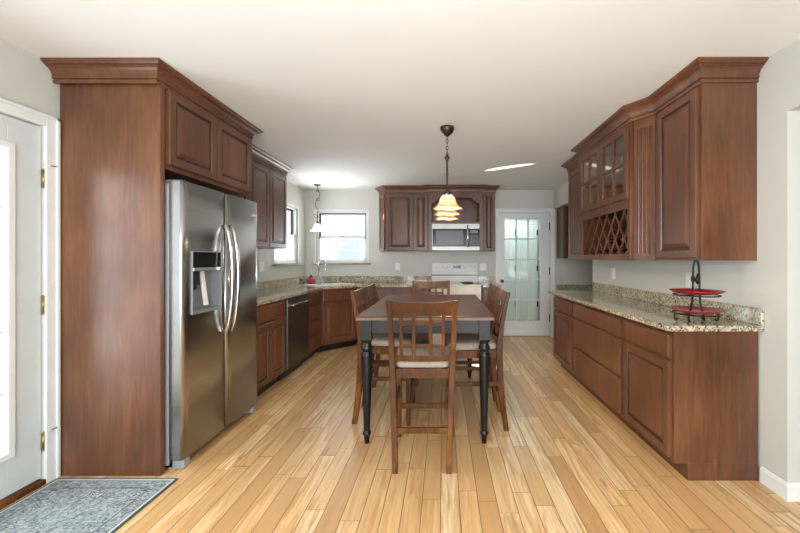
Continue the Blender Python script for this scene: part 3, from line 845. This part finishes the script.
# face frame
m.box(0, .045, -.018, 0, 0, 1.09).box(CW - .045, CW, -.018, 0, 0, 1.09).box(.045, CW - .045, -.018, 0, 0, .05)
m.box(.045, CW - .045, -.018, 0, .40, .475).box(.045, CW - .045, -.018, 0, 1.04, 1.09)
m.build('body', 'cherry', f, .001)
MB().box(.018, CW - .018, D - .014, D - .012, .44, 1.07).box(.018, .02, .002, D - .014, .44, 1.07).box(CW - .02, CW - .018, .002, D - .014, .44, 1.07).box(.02, CW - .02, .002, D - .014, .4402, .442).build('lining', 'cherry_in', f)
B(.02, CW - .02, .03, D - .02, .74, .755).build('shelf', 'cherry_in', f)
FR_ = [(0, 0), (0, .017), (.004, .021), (.048, .021), (.054, .016), (.056, .004)]
for a, b in ((.02, CW / 2 - .003), (CW / 2 + .003, CW - .02)):
    o = MB()
    # frame ring: front profile and rear opening
    o.rings(a, b, .475, 1.04, -.018, FR_ + [(.056, 0.0)], back=False, cap=False)
    o = o.build('glass_door', 'cherry', f)
    mm = MB(); cx = (a + b) / 2; cz = (.475 + 1.04) / 2
    mm.box(cx - .009, cx + .009, -.036, -.022, .53, .985).box(a + .055, b - .055, -.036, -.022, cz - .009, cz + .009).build('muntin', 'cherry', o)
    B(a + .05, b - .05, -.024, -.020, .525, .99).build('glass_pane', 'cabglass', o)
# lattice
def clipline(cx, cz, sgn, x0, x1, za, zb):
    pts = []
    # line z = cz + sgn*(x-cx)*1.25
    k = 1.45 * sgn
    for x in (x0, x1):
        z = cz + k * (x - cx)
        if za <= z <= zb: pts.append((x, z))
    for z in (za, zb):
        x = cx + (z - cz) / k
        if x0 <= x <= x1: pts.append((x, z))
    pts = sorted(set((round(a, 5), round(b, 5)) for a, b in pts))
    return (pts[0], pts[-1]) if len(pts) >= 2 and pts[-1][0] - pts[0][0] > .015 else None
for sgn in (1, -1):
  for back in (0, .24):
    m = MB(); X0, X1, Z0, Z1 = .047, CW - .047, .052, .398
    for i in range(-6, 16):
        r = clipline(X0 + i * .147, Z0, sgn, X0, X1, Z0, Z1)
        if not r: continue
        (ax, az), (bx_, bz) = r
        dx, dz = bx_ - ax, bz - az; q = math.hypot(dx, dz); nx, nz = -dz / q * .005, dx / q * .005
        y0, y1 = (-.013, -.004) if sgn == 1 else (-.004, .004)
        for (ya, yb) in ((y0 + back, y1 + back),):
            P4 = [(ax - nx, az - nz), (bx_ - nx, bz - nz), (bx_ + nx, bz + nz), (ax + nx, az + nz)]
            m.add([(x, ya, z) for x, z in P4] + [(x, yb, z) for x, z in P4], [(0, 1, 2, 3), (7, 6, 5, 4), (0, 4, 5, 1), (1, 5, 6, 2), (2, 6, 7, 3), (3, 7, 4, 0)])
    m.build('lattice', 'cherry', f)
crown([(1.855, 4.25), (1.53, 4.25), (1.53, 3.635), (1.427, 3.635), (1.427, 2.655), (1.53, 2.515), (1.53, 2.070), (XR - .003, 2.070)],
      'stepped brown crown moulding over the right wall cabinets')
# wine bottles lying in the rack, necks towards the room
BOT = [(.004, 0), (.036, .004), (.038, .02), (.038, .17), (.032, .20), (.016, .235), (.014, .30), (.016, .302), (.016, .312), (.004, .313)]
proto = None
spots = [(.12, .055, 0, 'lowest wine bottle nearest the far side of the rack'), (.27, .055, 1, 'wine bottle low in the rack, second from its far side'),
         (.42, .055, 0, 'wine bottle low in the middle of the rack'), (.56, .055, 1, 'wine bottle low in the rack, fourth from its far side'),
         (.70, .055, 0, 'wine bottle low in the rack, second from its near side'), (.84, .055, 1, 'lowest wine bottle nearest the near side of the rack'),
         (.77, .165, 0, 'raised wine bottle near the pilaster side of the rack'), (.49, .165, 1, 'raised wine bottle in the middle of the rack')]
for x, z, k, lab in spots:
    # world position: local (x, y, z) -> (1.445 + y, 3.635 - x, z0 + z)
    loc = (1.445 + .33, 3.635 - x, z0 + z + .005)
    if proto is None:
        proto = thing('wine_bottle', lab, 'bottle', loc, 0, 'wine bottles in the lattice rack')
        MB().lathe([(r, -h) for r, h in BOT[:7]], (0, 0, 0), 20, 'x').build('bottle_body', 'darkgreen', proto)
        MB().lathe([(.0165, -.255), (.0165, -.314), (.004, -.315)], (0, 0, 0), 16, 'x').build('foil_cap', 'foil', proto)
    else:
        c = copy_tree(proto); c.location = loc; c['label'] = lab

# --- nook desk and cabinet
f = thing('nook_wall_cabinet', 'dark brown wall cabinet in the nook beside the glazed door', 'cabinet', (1.905 + .10, 5.55, 1.31))
B(-.10, 1.0 - .02, 0, .328, 0, .95).build('body', 'cherry', f, .001)
for a in (-.09, .27, .63): door(f, a, a + .35, .012, .93)
f = thing('nook_desk', 'low granite-topped desk in the nook beyond the right counter', 'desk', (2.45, 5.6, 0))
B(-.44, .53, -.28, .27, .72, .752).build('desk_top', 'granite', f, .003)
B(-.44, .53, .258, .276, .753, .868).build('desk_splash', 'granite', f, .002)
B(-.40, -.02, -.25, .26, 0, .719).build('desk_pedestal', 'cherry', f, .002)
B(.15, .51, -.25, .26, 0, .719).build('desk_pedestal', 'cherry', f, .002)
f.location.x = 2.35

# outlets -------------------------------------------------------------
def outlet(loc, rz, wd, label, n=1, mat='plate'):
    f = thing('wall_outlet', label, 'outlet', loc, rz)
    B(-wd / 2, wd / 2, -.006, 0, -.058, .058).build('cover_plate', mat, f, .002)
    for i in range(n):
        x = (i - (n - 1) / 2) * .046
        for z in (-.025, .012):
            B(x - .014, x + .014, -.009, -.005, z - .002, z + .022).build('socket', mat, f, .002)
outlet((XL, 4.28 + .17, 1.20), FL, .115, 'double white outlet plate on the left wall under the cabinets', 2)
outlet((-.76, YB, 1.175), 0, .075, 'white outlet plate on the back wall left of the range')
outlet((.67, YB, 1.165), 0, .115, 'double white outlet plate on the back wall right of the range', 2)
outlet((XR, 3.82, 1.14), FR, .072, 'white outlet plate on the right wall under the wine rack')
outlet((XR, 2.64, 1.14), FR, .072, 'white outlet plate on the right wall behind the tiered stand')
f = thing('wall_outlet', 'grey outlet plate on the wall of the nook', 'outlet', (2.0, YB, 1.18)); B(-.04, .04, -.006, 0, -.058, .058).build('cover_plate', 'wall', f, .002)
f = thing('door_chime', 'small white oval sensor above the nook opening', 'sensor', (XR, 5.1, 2.24), FR)
MB().lathe([(.03, 0), (.028, -.012), (.012, -.018)], (0, 0, 0), 18, 'y').build('sensor_cap', 'plate', f)

# ------------------------------------------------------------------ refrigerator
f = thing('refrigerator', 'stainless side-by-side refrigerator with ice dispenser', 'refrigerator', (-1.60, 2.14, 0), FL)
FW = .885
B(.008, FW - .008, .085, .68, .03, 1.765).build('body', 'fridgeside', f, .004)
B(.02, FW - .02, .07, .12, .015, .062).build('kick_grille', 'black', f)
def fdoor(x0, x1, cut=None):
    """door with slightly bowed front; optional rectangular recess"""
    m = MB(); xs = [x0 + (x1 - x0) * i / 16 for i in range(17)]
    def yf(x):
        t = (x - x0) / (x1 - x0); e = min(t, 1 - t)
        return -.004 - .010 * (1 - (2 * t - 1) ** 2) + (.012 * (1 - e / .05) ** 2 if e < .05 else 0)
    zs = [.068, 1.78]
    if cut:
        cx0, cx1, cz0, cz1 = cut
        xs = sorted(set(xs + [cx0, cx1])); zs = [.068, cz0, cz1, 1.78]
    vs, fs = [], []
    nx = len(xs)
    for z in zs:
        for x in xs: vs.append((x, yf(x), z))
    for i in range(len(zs) - 1):
        for j in range(nx - 1):
            if cut and i == 1 and xs[j] >= cx0 - 1e-6 and xs[j + 1] <= cx1 + 1e-6: continue
            fs.append((i * nx + j, i * nx + j + 1, (i + 1) * nx + j + 1, (i + 1) * nx + j))
    k = len(vs)
    # sides, top, bottom, back
    for z in (zs[0], zs[-1]):
        for x in (x0, x1): vs.append((x, .075, z))
    bl, br_, tl, tr = k, k + 1, k + 2, k + 3
    last = (len(zs) - 1) * nx
    fs.append(tuple([bl] + [j for j in range(nx)] + [br_])); fs.append(tuple([tr] + [last + j for j in range(nx - 1, -1, -1)] + [tl]))
    fs.append(tuple([tl] + [i * nx for i in range(len(zs) - 1, -1, -1)] + [bl]))
    fs.append(tuple([br_] + [i * nx + nx - 1 for i in range(len(zs))] + [tr])); fs.append((bl, br_, tr, tl))
    m.add(vs, fs)
    o = m.build('door', 'steel', f)
    for p in o.data.polygons:
        if p.normal.y < -.8: p.use_smooth = True
    return o, yf
cx0, cx1, cz0, cz1 = .075, .355, .955, 1.345
fz, yf = fdoor(0, .432, (cx0, cx1, cz0, cz1))
fg, yf2 = fdoor(.440, FW)
# dispenser
m = MB(); y0 = -.016
m.box(cx0 - .005, cx0, y0 - .004, .01, cz0 - .008, cz1 + .008).box(cx1, cx1 + .008, y0 - .004, .01, cz0 - .008, cz1 + .008)
m.box(cx0, cx1, y0 - .004, .01, cz1, cz1 + .008).box(cx0, cx1, y0 - .004, .01, cz0 - .008, cz0)
m.build('dispenser_bezel', 'gray', fz, .002)
m = MB(); m.box(cx0, cx1, .055, .06, cz0, 1.23).box(cx0, cx0 + .006, -.005, .055, cz0, 1.23).box(cx1 - .006, cx1, -.005, .055, cz0, 1.23).box(cx0, cx1, -.01, .055, cz0, cz0 + .012)
m.build('dispenser_recess', 'gray', fz)
B(cx0, cx1, -.016, .055, 1.245, cz1).build('dispenser_display', 'blackglass', fz)
B(cx0, cx1, -.024, .05, 1.222, 1.245).build('dispenser_ledge', 'chrome', fz, .003)
MB().box(.11, .165, .0, .05, 1.13, 1.222).box(.125, .15, .01, .03, 1.10, 1.13).build('ice_chute', 'black', fz, .004)
MB().loft([[(.215, .03, 1.22), (.25, .03, 1.22), (.25, .045, 1.22), (.215, .045, 1.22)], [(.24, .015, .985), (.275, .015, .985), (.275, .03, .985), (.24, .03, .985)]]).build('paddle', 'plate', fz, .003)
def handle(x, par, sg):
    pth = []
    for i in range(15):
        t = i / 14; z = .775 + t * .765
        out = .012 + .048 * math.sin(PI * t) ** .6 if 0 < t < 1 else 0.012
        pth.append((x, -.012 - out, z))
    pth = [(x, -.006, .775)] + pth + [(x, -.006, 1.54)]
    MB().tube(pth, .0135, 12).build('handle', 'chrome', par)
handle(.400, fz, -1); handle(.472, fg, 1)
for x in (.03, FW - .08):
    B(x, x + .05, .02, .14, 1.766, 1.792).build('hinge_cover', 'gray', f, .003)
for x in (.02, FW - .08): B(x, x + .06, .0, .10, .0, .055).build('foot', 'fridgeside', f, .01)
B(FW - .10, FW - .045, yf2(FW - .07) - .004, yf2(FW - .07) + .004, 1.655, 1.675).build('badge', 'plate', fg)

# ------------------------------------------------------------------ dining table
TX0, TX1, TY0, TY1, TZ = -.605, .358, 2.40, 3.90, .905
f = thing('dining_table', 'counter-height dining table with dark top and black turned legs', 'table', ((TX0 + TX1) / 2, (TY0 + TY1) / 2, 0))
hx, hy = (TX1 - TX0) / 2, (TY1 - TY0) / 2
def rr(hx, hy, r, n=5):
    pts = []
    for sx, sy, a0 in ((1, 1, 0), (-1, 1, PI / 2), (-1, -1, PI), (1, -1, 1.5 * PI)):
        for k in range(n + 1):
            a = a0 + PI / 2 * k / n; pts.append((sx * (hx - r) + r * math.cos(a), sy * (hy - r) + r * math.sin(a)))
    return pts
MB().prism(rr(hx, hy, .012), TZ - .010, TZ).build('table_top', 'tabletop', f, .003)
MB().prism(rr(hx - .001, hy - .001, .012), TZ - .028, TZ - .0102).build('top_edge', 'tableedge', f, .003)
lx, ly = hx - .067, hy - .075
m = MB(); a0, a1 = .775, TZ - .0285
m.box(-lx, lx, -ly - .012, -ly + .01, a0, a1).box(-lx, lx, ly - .01, ly + .012, a0, a1).box(-lx - .012, -lx + .01, -ly, ly, a0, a1).box(lx - .01, lx + .012, -ly, ly, a0, a1)
m.build('apron', 'blackwood', f, .002)
LEG = [(.012, 0), (.017, .002), (.020, .05), (.020, .055), (.028, .062), (.031, .072), (.028, .082), (.021, .088), (.022, .095), (.034, .45), (.040, .62), (.040, .635),
       (.030, .645), (.030, .652), (.038, .660), (.041, .675), (.036, .69), (.030, .70), (.033, .715)]
for sx in (-1, 1):
    for sy in (-1, 1):
        m = MB(); m.lathe(LEG, (sx * lx, sy * ly, 0), 24)
        m.box(sx * lx - .038, sx * lx + .038, sy * ly - .038, sy * ly + .038, .735, TZ - .0285)
        m.loft([[(sx * lx - q, sy * ly - q, z), (sx * lx + q, sy * ly - q, z), (sx * lx + q, sy * ly + q, z), (sx * lx - q, sy * ly + q, z)] for q, z in ((.026, .71), (.038, .735))])
        m.build('leg', 'blackwood', f)

# ------------------------------------------------------------------ chairs (front faces +y)
def curve_y(z):
    """rear post centre line"""
    pts = [(0, -.245), (.15, -.222), (.35, -.200), (.55, -.190), (.68, -.192), (.80, -.205), (.93, -.228), (1.05, -.255)]
    for (a, p), (b, q) in zip(pts, pts[1:]):
        if z <= b: return p + (q - p) * (z - a) / (b - a)
    return pts[-1][1]
def post_x(z): return .163 + .040 * (z / 1.05)
def make_chair():
    t = thing('dining_chair', 'x', 'chair')
    zs = [0, .15, .35, .55, .68, .80, .93, 1.05]
    for s in (-1, 1):
        MB().bar([(s * post_x(z), curve_y(z), z) for z in zs],
                 [(.016, .019), (.0175, .021), (.0185, .022), (.019, .022), (.018, .020), (.017, .017), (.0165, .015), (.016, .013)]).build('rear_post', 'chairwood', t, .003)
        MB().bar([(s * .192, .185, 0), (s * .194, .185, .35), (s * .195, .185, .60)], [(.015, .015), (.018, .018), (.020, .020)]).build('front_leg', 'chairwood', t, .003)
    # seat frame
    m = MB(); m.box(-.165, .165, curve_y(.58) - .004, curve_y(.58) + .018, .555, .612); m.box(-.18, .18, .178, .20, .555, .612)
    for s in (-1, 1):
        m.loft([[(s * .172 - .01, -.185, z0), (s * .172 + .01, -.185, z0), (s * .172 + .01, -.185, z1), (s * .172 - .01, -.185, z1)] for z0, z1 in ((.555, .612),)] +
               [[(s * .194 - .01, .185, .555), (s * .194 + .01, .185, .555), (s * .194 + .01, .185, .612), (s * .194 - .01, .185, .612)]])
    m.build('seat_frame', 'chairwood', t, .002)
    # cushion
    def ring(k, z): return [(x * k, y * k + .01, z) for x, y in rr2]
    rr2 = []
    base = [(-.165, -.185), (.165, -.185), (.208, .200), (-.208, .200)]
    cen = (0, 0)
    for i in range(4):
        ax, ay = base[i]; px, py = base[i - 1]; nx, ny = base[(i + 1) % 4]; r = .035
        d1 = Vector((px - ax, py - ay)).normalized() * r; d2 = Vector((nx - ax, ny - ay)).normalized() * r
        for k in range(5):
            u = k / 4; rr2.append(((1 - u) ** 2 * (ax + d1.x) + 2 * u * (1 - u) * ax + u * u * (ax + d2.x), (1 - u) ** 2 * (ay + d1.y) + 2 * u * (1 - u) * ay + u * u * (ay + d2.y)))
    c = MB().loft([ring(.96, .613), ring(1.0, .622), ring(1.0, .640), ring(.97, .655), ring(.88, .664), ring(.6, .668), ring(.2, .669)], True, True).build('seat_cushion', 'fabric', t)
    # stretchers
    zr = .24; xr = post_x(zr)
    m = MB(); m.box(-xr, xr, curve_y(zr) - .01, curve_y(zr) + .01, zr - .017, zr + .017); m.build('stretcher', 'chairwood', t, .002)
    m = MB(); m.box(-.19, .19, .175, .195, .21, .245); m.build('stretcher', 'chairwood', t, .002)
    for s in (-1, 1):
        for zz in (.36,):
            m = MB(); ya, yb = curve_y(zz), .185; xa, xb = s * post_x(zz), s * .192
            m.loft([[(xa - .009, ya, zz - .015), (xa + .009, ya, zz - .015), (xa + .009, ya, zz + .015), (xa - .009, ya, zz + .015)],
                    [(xb - .009, yb, zz - .015), (xb + .009, yb, zz - .015), (xb + .009, yb, zz + .015), (xb - .009, yb, zz + .015)]]).build('stretcher', 'chairwood', t, .002)
    # rails of the back (slightly bowed backwards in the middle)
    def rail(za, zb, th, name, bow=.018, x0=None, x1=None, crest=0.0):
        m = MB(); secs = []
        for i in range(9):
            u = i / 8; xa = (post_x(za) if x0 is None else x0); xb = (post_x(zb) if x1 is None else x1)
            bb = -bow * (1 - (2 * u - 1) ** 2) if x0 is None else 0
            X_a = -xa + 2 * xa * u if x0 is None else x0 + (x1 - x0) * u
            X_b = -xb + 2 * xb * u if x0 is None else X_a
            if x0 is not None:
                w_ = abs(X_a) / post_x(za); bb = -bow * (1 - w_ * w_)
            ya, yb = curve_y(za) + bb, curve_y(zb) + bb
            dz = -crest * (1 - (2 * u - 1) ** 2)
            secs.append([(X_a, ya - th, za), (X_a, ya + th, za), (X_b, yb + th, zb + dz), (X_b, yb - th, zb + dz)])
        m.loft(secs); return m.build(name, 'chairwood', t, .002)
    rail(.955, 1.045, .009, 'crest_rail', crest=.008)
    rail(.665, .70, .010, 'lower_rail')
    X = (-.130, -.052, .052, .130)
    def slat(x):
        m = MB(); zz = [.69, .75, .82, .90, .965]
        m.bar([(x, curve_y(z) - .018 * (1 - (x / .18) ** 2), z) for z in zz], [(.011, .007)] * 5); m.build('back_slat', 'chairwood', t, .0015)
    for x in X: slat(x)
    rail(.893, .917, .006, 'cross_slat', .018, -.130, .130); rail(.752, .775, .006, 'cross_slat', .018, -.130, .130)
    return t
proto = make_chair()
chairs = [
    (-.128, 2.378, 0, 'brown wooden dining chair with its back to the camera at the near table end'),
    (-.455, 2.93, FR, 'brown dining chair on the left table side, nearer to the camera'),
    (-.455, 3.385, FR, 'brown dining chair on the left table side, nearer to the sink'),
    (.235, 2.82, FL, 'brown dining chair on the right table side, nearer to the camera'),
    (.235, 3.365, FL, 'brown dining chair on the right table side, nearer to the glazed door'),
    (-.135, 3.835, PI, 'dark brown dining chair at the far table end before the range')]
for i, (x, y, rz, lab) in enumerate(chairs):
    c = proto if i == 0 else copy_tree(proto)
    c.location = (x, y, 0); c.rotation_euler = (0, 0, rz); c['label'] = lab; c['group'] = 'dining chairs round the table'

# ------------------------------------------------------------------ rug
o = B(-.355, .355, -.60, .60, .0005, .009).build('rug', 'rug', None, .003, (-1.915, 1.465, 0)); tag(o, 'grey patterned oriental rug in front of the entry door', 'rug')

# ------------------------------------------------------------------ pendants
f = thing('pendant_chandelier', 'bronze chandelier with amber glass shades over the dining table', 'chandelier', (.036, 3.07, CZ))
MB().lathe([(.060, 0), (.062, -.012), (.058, -.028), (.046, -.05), (.028, -.066), (.016, -.076), (.006, -.08)], (0, 0, 0), 28).build('canopy', 'bronze', f)
# chain of links
m = MB(); z = -.075; k = 0
while z > -.235:
    a = 0 if k % 2 else PI / 2; pts = []
    for q in [2 * PI * i / 12 for i in range(12)]:
        u, v = .009 * math.cos(q), .019 * math.sin(q); pts.append((u * math.cos(a), u * math.sin(a), z - .019 + v))
    m.tube(pts, .0032, 6, True); z -= .029; k += 1
m.build('chain', 'bronze', f)
MB().lathe([(.004, -.235), (.010, -.24), (.014, -.252), (.026, -.268), (.014, -.285), (.010, -.298), (.0085, -.31), (.0085, -.40), (.012, -.405), (.012, -.415), (.0085, -.42),
            (.0085, -.55), (.016, -.565), (.020, -.58), (.012, -.60), (.004, -.605)], (0, 0, 0), 18).build('stem', 'bronze', f)
MB().tube([(0, .34, -.60), (0, .25, -.572), (0, .12, -.582), (0, 0, -.59), (0, -.12, -.582), (0, -.25, -.572), (0, -.36, -.60)], .009, 10).build('cross_bar', 'bronze', f)
def wv(r, h, a, i):
    k = max(0, (i - 5)) / 4.0
    return r * (1 + .035 * k * math.cos(5 * a)), h - .006 * k * math.cos(5 * a)
for y in (-.36, -.01, .34):
    s = MB().lathe([(.020, -.660), (.040, -.664), (.054, -.676), (.062, -.696), (.069, -.718), (.080, -.740), (.098, -.757), (.114, -.765), (.1135, -.769), (.096, -.761),
                    (.077, -.743), (.065, -.719), (.058, -.697), (.050, -.678), (.034, -.668), (.018, -.665)], (0, y, 0), 42, wave=wv)
    # origin for the shade gradient: keep object space at z
    k = len(s.f); s.f = s.f[:-2]; s.sm = s.sm[:-2]
    sh = s.build('glass_shade', 'amber', f)
    for v in sh.data.vertices: v.co.z += .77; v.co.y -= y
    sh.location = (0, y, -.77)
    MB().lathe([(.008, -.59), (.014, -.60), (.016, -.625), (.030, -.640), (.032, -.652), (.024, -.664), (.006, -.667)], (0, y, 0), 18).build('shade_holder', 'bronze', f)
    l = bpy.data.lights.new('bulb', 'POINT'); l.energy = 13; l.color = (1, .80, .55); l.shadow_soft_size = .03
    lo = bpy.data.objects.new('bulb_light', l); COL.objects.link(lo); lo.parent = f; lo.location = (0, y, -.735)
f = thing('sink_pendant', 'small scrollwork pendant with a white glass shade over the sink', 'pendant lamp', (-1.95, 5.44, CZ))
MB().lathe([(.055, 0), (.055, -.006), (.035, -.018), (.008, -.024)], (0, 0, 0), 24).build('canopy', 'bronze', f)
pth = [(0, 0, -.02), (0, 0, -.08)]
pth += [(.035 * math.sin(PI * 2 * t), 0, -.08 - .30 * t) for t in [i / 16 for i in range(17)]]
m = MB(); m.tube(pth + [(0, 0, -.50), (0, 0, -.60)], .005, 8)
def curl(cx, cz, r, s, a0):
    return [(cx + s * r * (1 - .6 * q / 14) * math.cos(a0 + q * .42), 0, cz + r * (1 - .6 * q / 14) * math.sin(a0 + q * .42)) for q in range(15)]
m.tube(curl(0, -.10, .026, 1, 0), .004, 6); m.tube(curl(.012, -.235, .030, -1, 0), .004, 6); m.tube(curl(-.024, -.49, .032, 1, PI / 2), .004, 6); m.tube(curl(.024, -.49, .032, -1, PI / 2), .004, 6)
m.build('scroll_stem', 'bronze', f)
MB().lathe([(.008, -.57), (.018, -.58), (.02, -.61), (.006, -.615)], (0, 0, 0), 16).build('shade_holder', 'bronze', f)
s = MB().lathe([(.018, -.600), (.035, -.606), (.048, -.630), (.062, -.670), (.085, -.705), (.112, -.722), (.110, -.726), (.082, -.709), (.058, -.672), (.044, -.632), (.03, -.612), (.016, -.606)], (0, 0, 0), 32)
s.f = s.f[:-2]; s.sm = s.sm[:-2]; s.build('glass_shade', 'whiteshade', f)

# ------------------------------------------------------------------ tiered stand
SX, SY = 1.555, 2.15
f = thing('tiered_stand', 'black iron two-tier stand on the right granite counter', 'plate stand', (SX, SY, CT1 + .001), .25)
m = MB()
for s in (-1, 1):
    x = -s * .012
    m.tube([(x, s * .045, .012), (x, s * .03, .06), (x, s * .016, .12), (x, s * .012, .22), (x * 1.05, s * .010, .29), (x * .95, s * .008, .34), (x * .6, s * .005, .368), (0, 0, .380)], .0058, 8)
for z, r in ((.052, .125), (.165, .12)):
    m.tube([(r * math.cos(q), r * math.sin(q), z) for q in [2 * PI * i / 36 for i in range(36)]], .004, 8, True)
    m.tube([(-r, 0, z), (r, 0, z)], .0035, 6)
m.build('stand_frame', 'iron', f)
for a in (.4, PI - .4, PI + .4, -.4):
    ca, sa = math.cos(a), math.sin(a)
    MB().tube([(.12 * ca, .12 * sa, .054), (.124 * ca, .124 * sa, .03), (.120 * ca, .120 * sa, .012), (.110 * ca, .110 * sa, .008), (.106 * ca, .106 * sa, .018), (.112 * ca, .112 * sa, .022)], .0055, 8).build('curled_foot', 'iron', f)
m = MB()
for a, zz in ((0, .27), (2.1, .262), (4.2, .255)):
    ca, sa = math.cos(a) * .016, math.sin(a) * .016
    m.lathe([(.002, -.026), (.011, -.01), (.013, .004), (.008, .02), (.002, .03)], (ca, sa, zz), 10)
m.build('leaf_ornament', 'iron', f)
PL = [(.02, 0), (.095, .002), (.118, .010), (.141, .020), (.142, .024), (.117, .0155), (.094, .0085), (.02, .006)]
for z, lab in ((.0565, 'round red glazed plate on the lower tier of the iron stand'), (.1695, 'round red glazed plate on the upper tier of the iron stand')):
    o = MB().lathe([(r, h) for r, h in PL], (0, 0, 0), 44).build('red_plate', 'red', None, 0, (SX, SY, CT1 + .001 + z)); tag(o, lab, 'plate', 'red plates on the tiered stand')
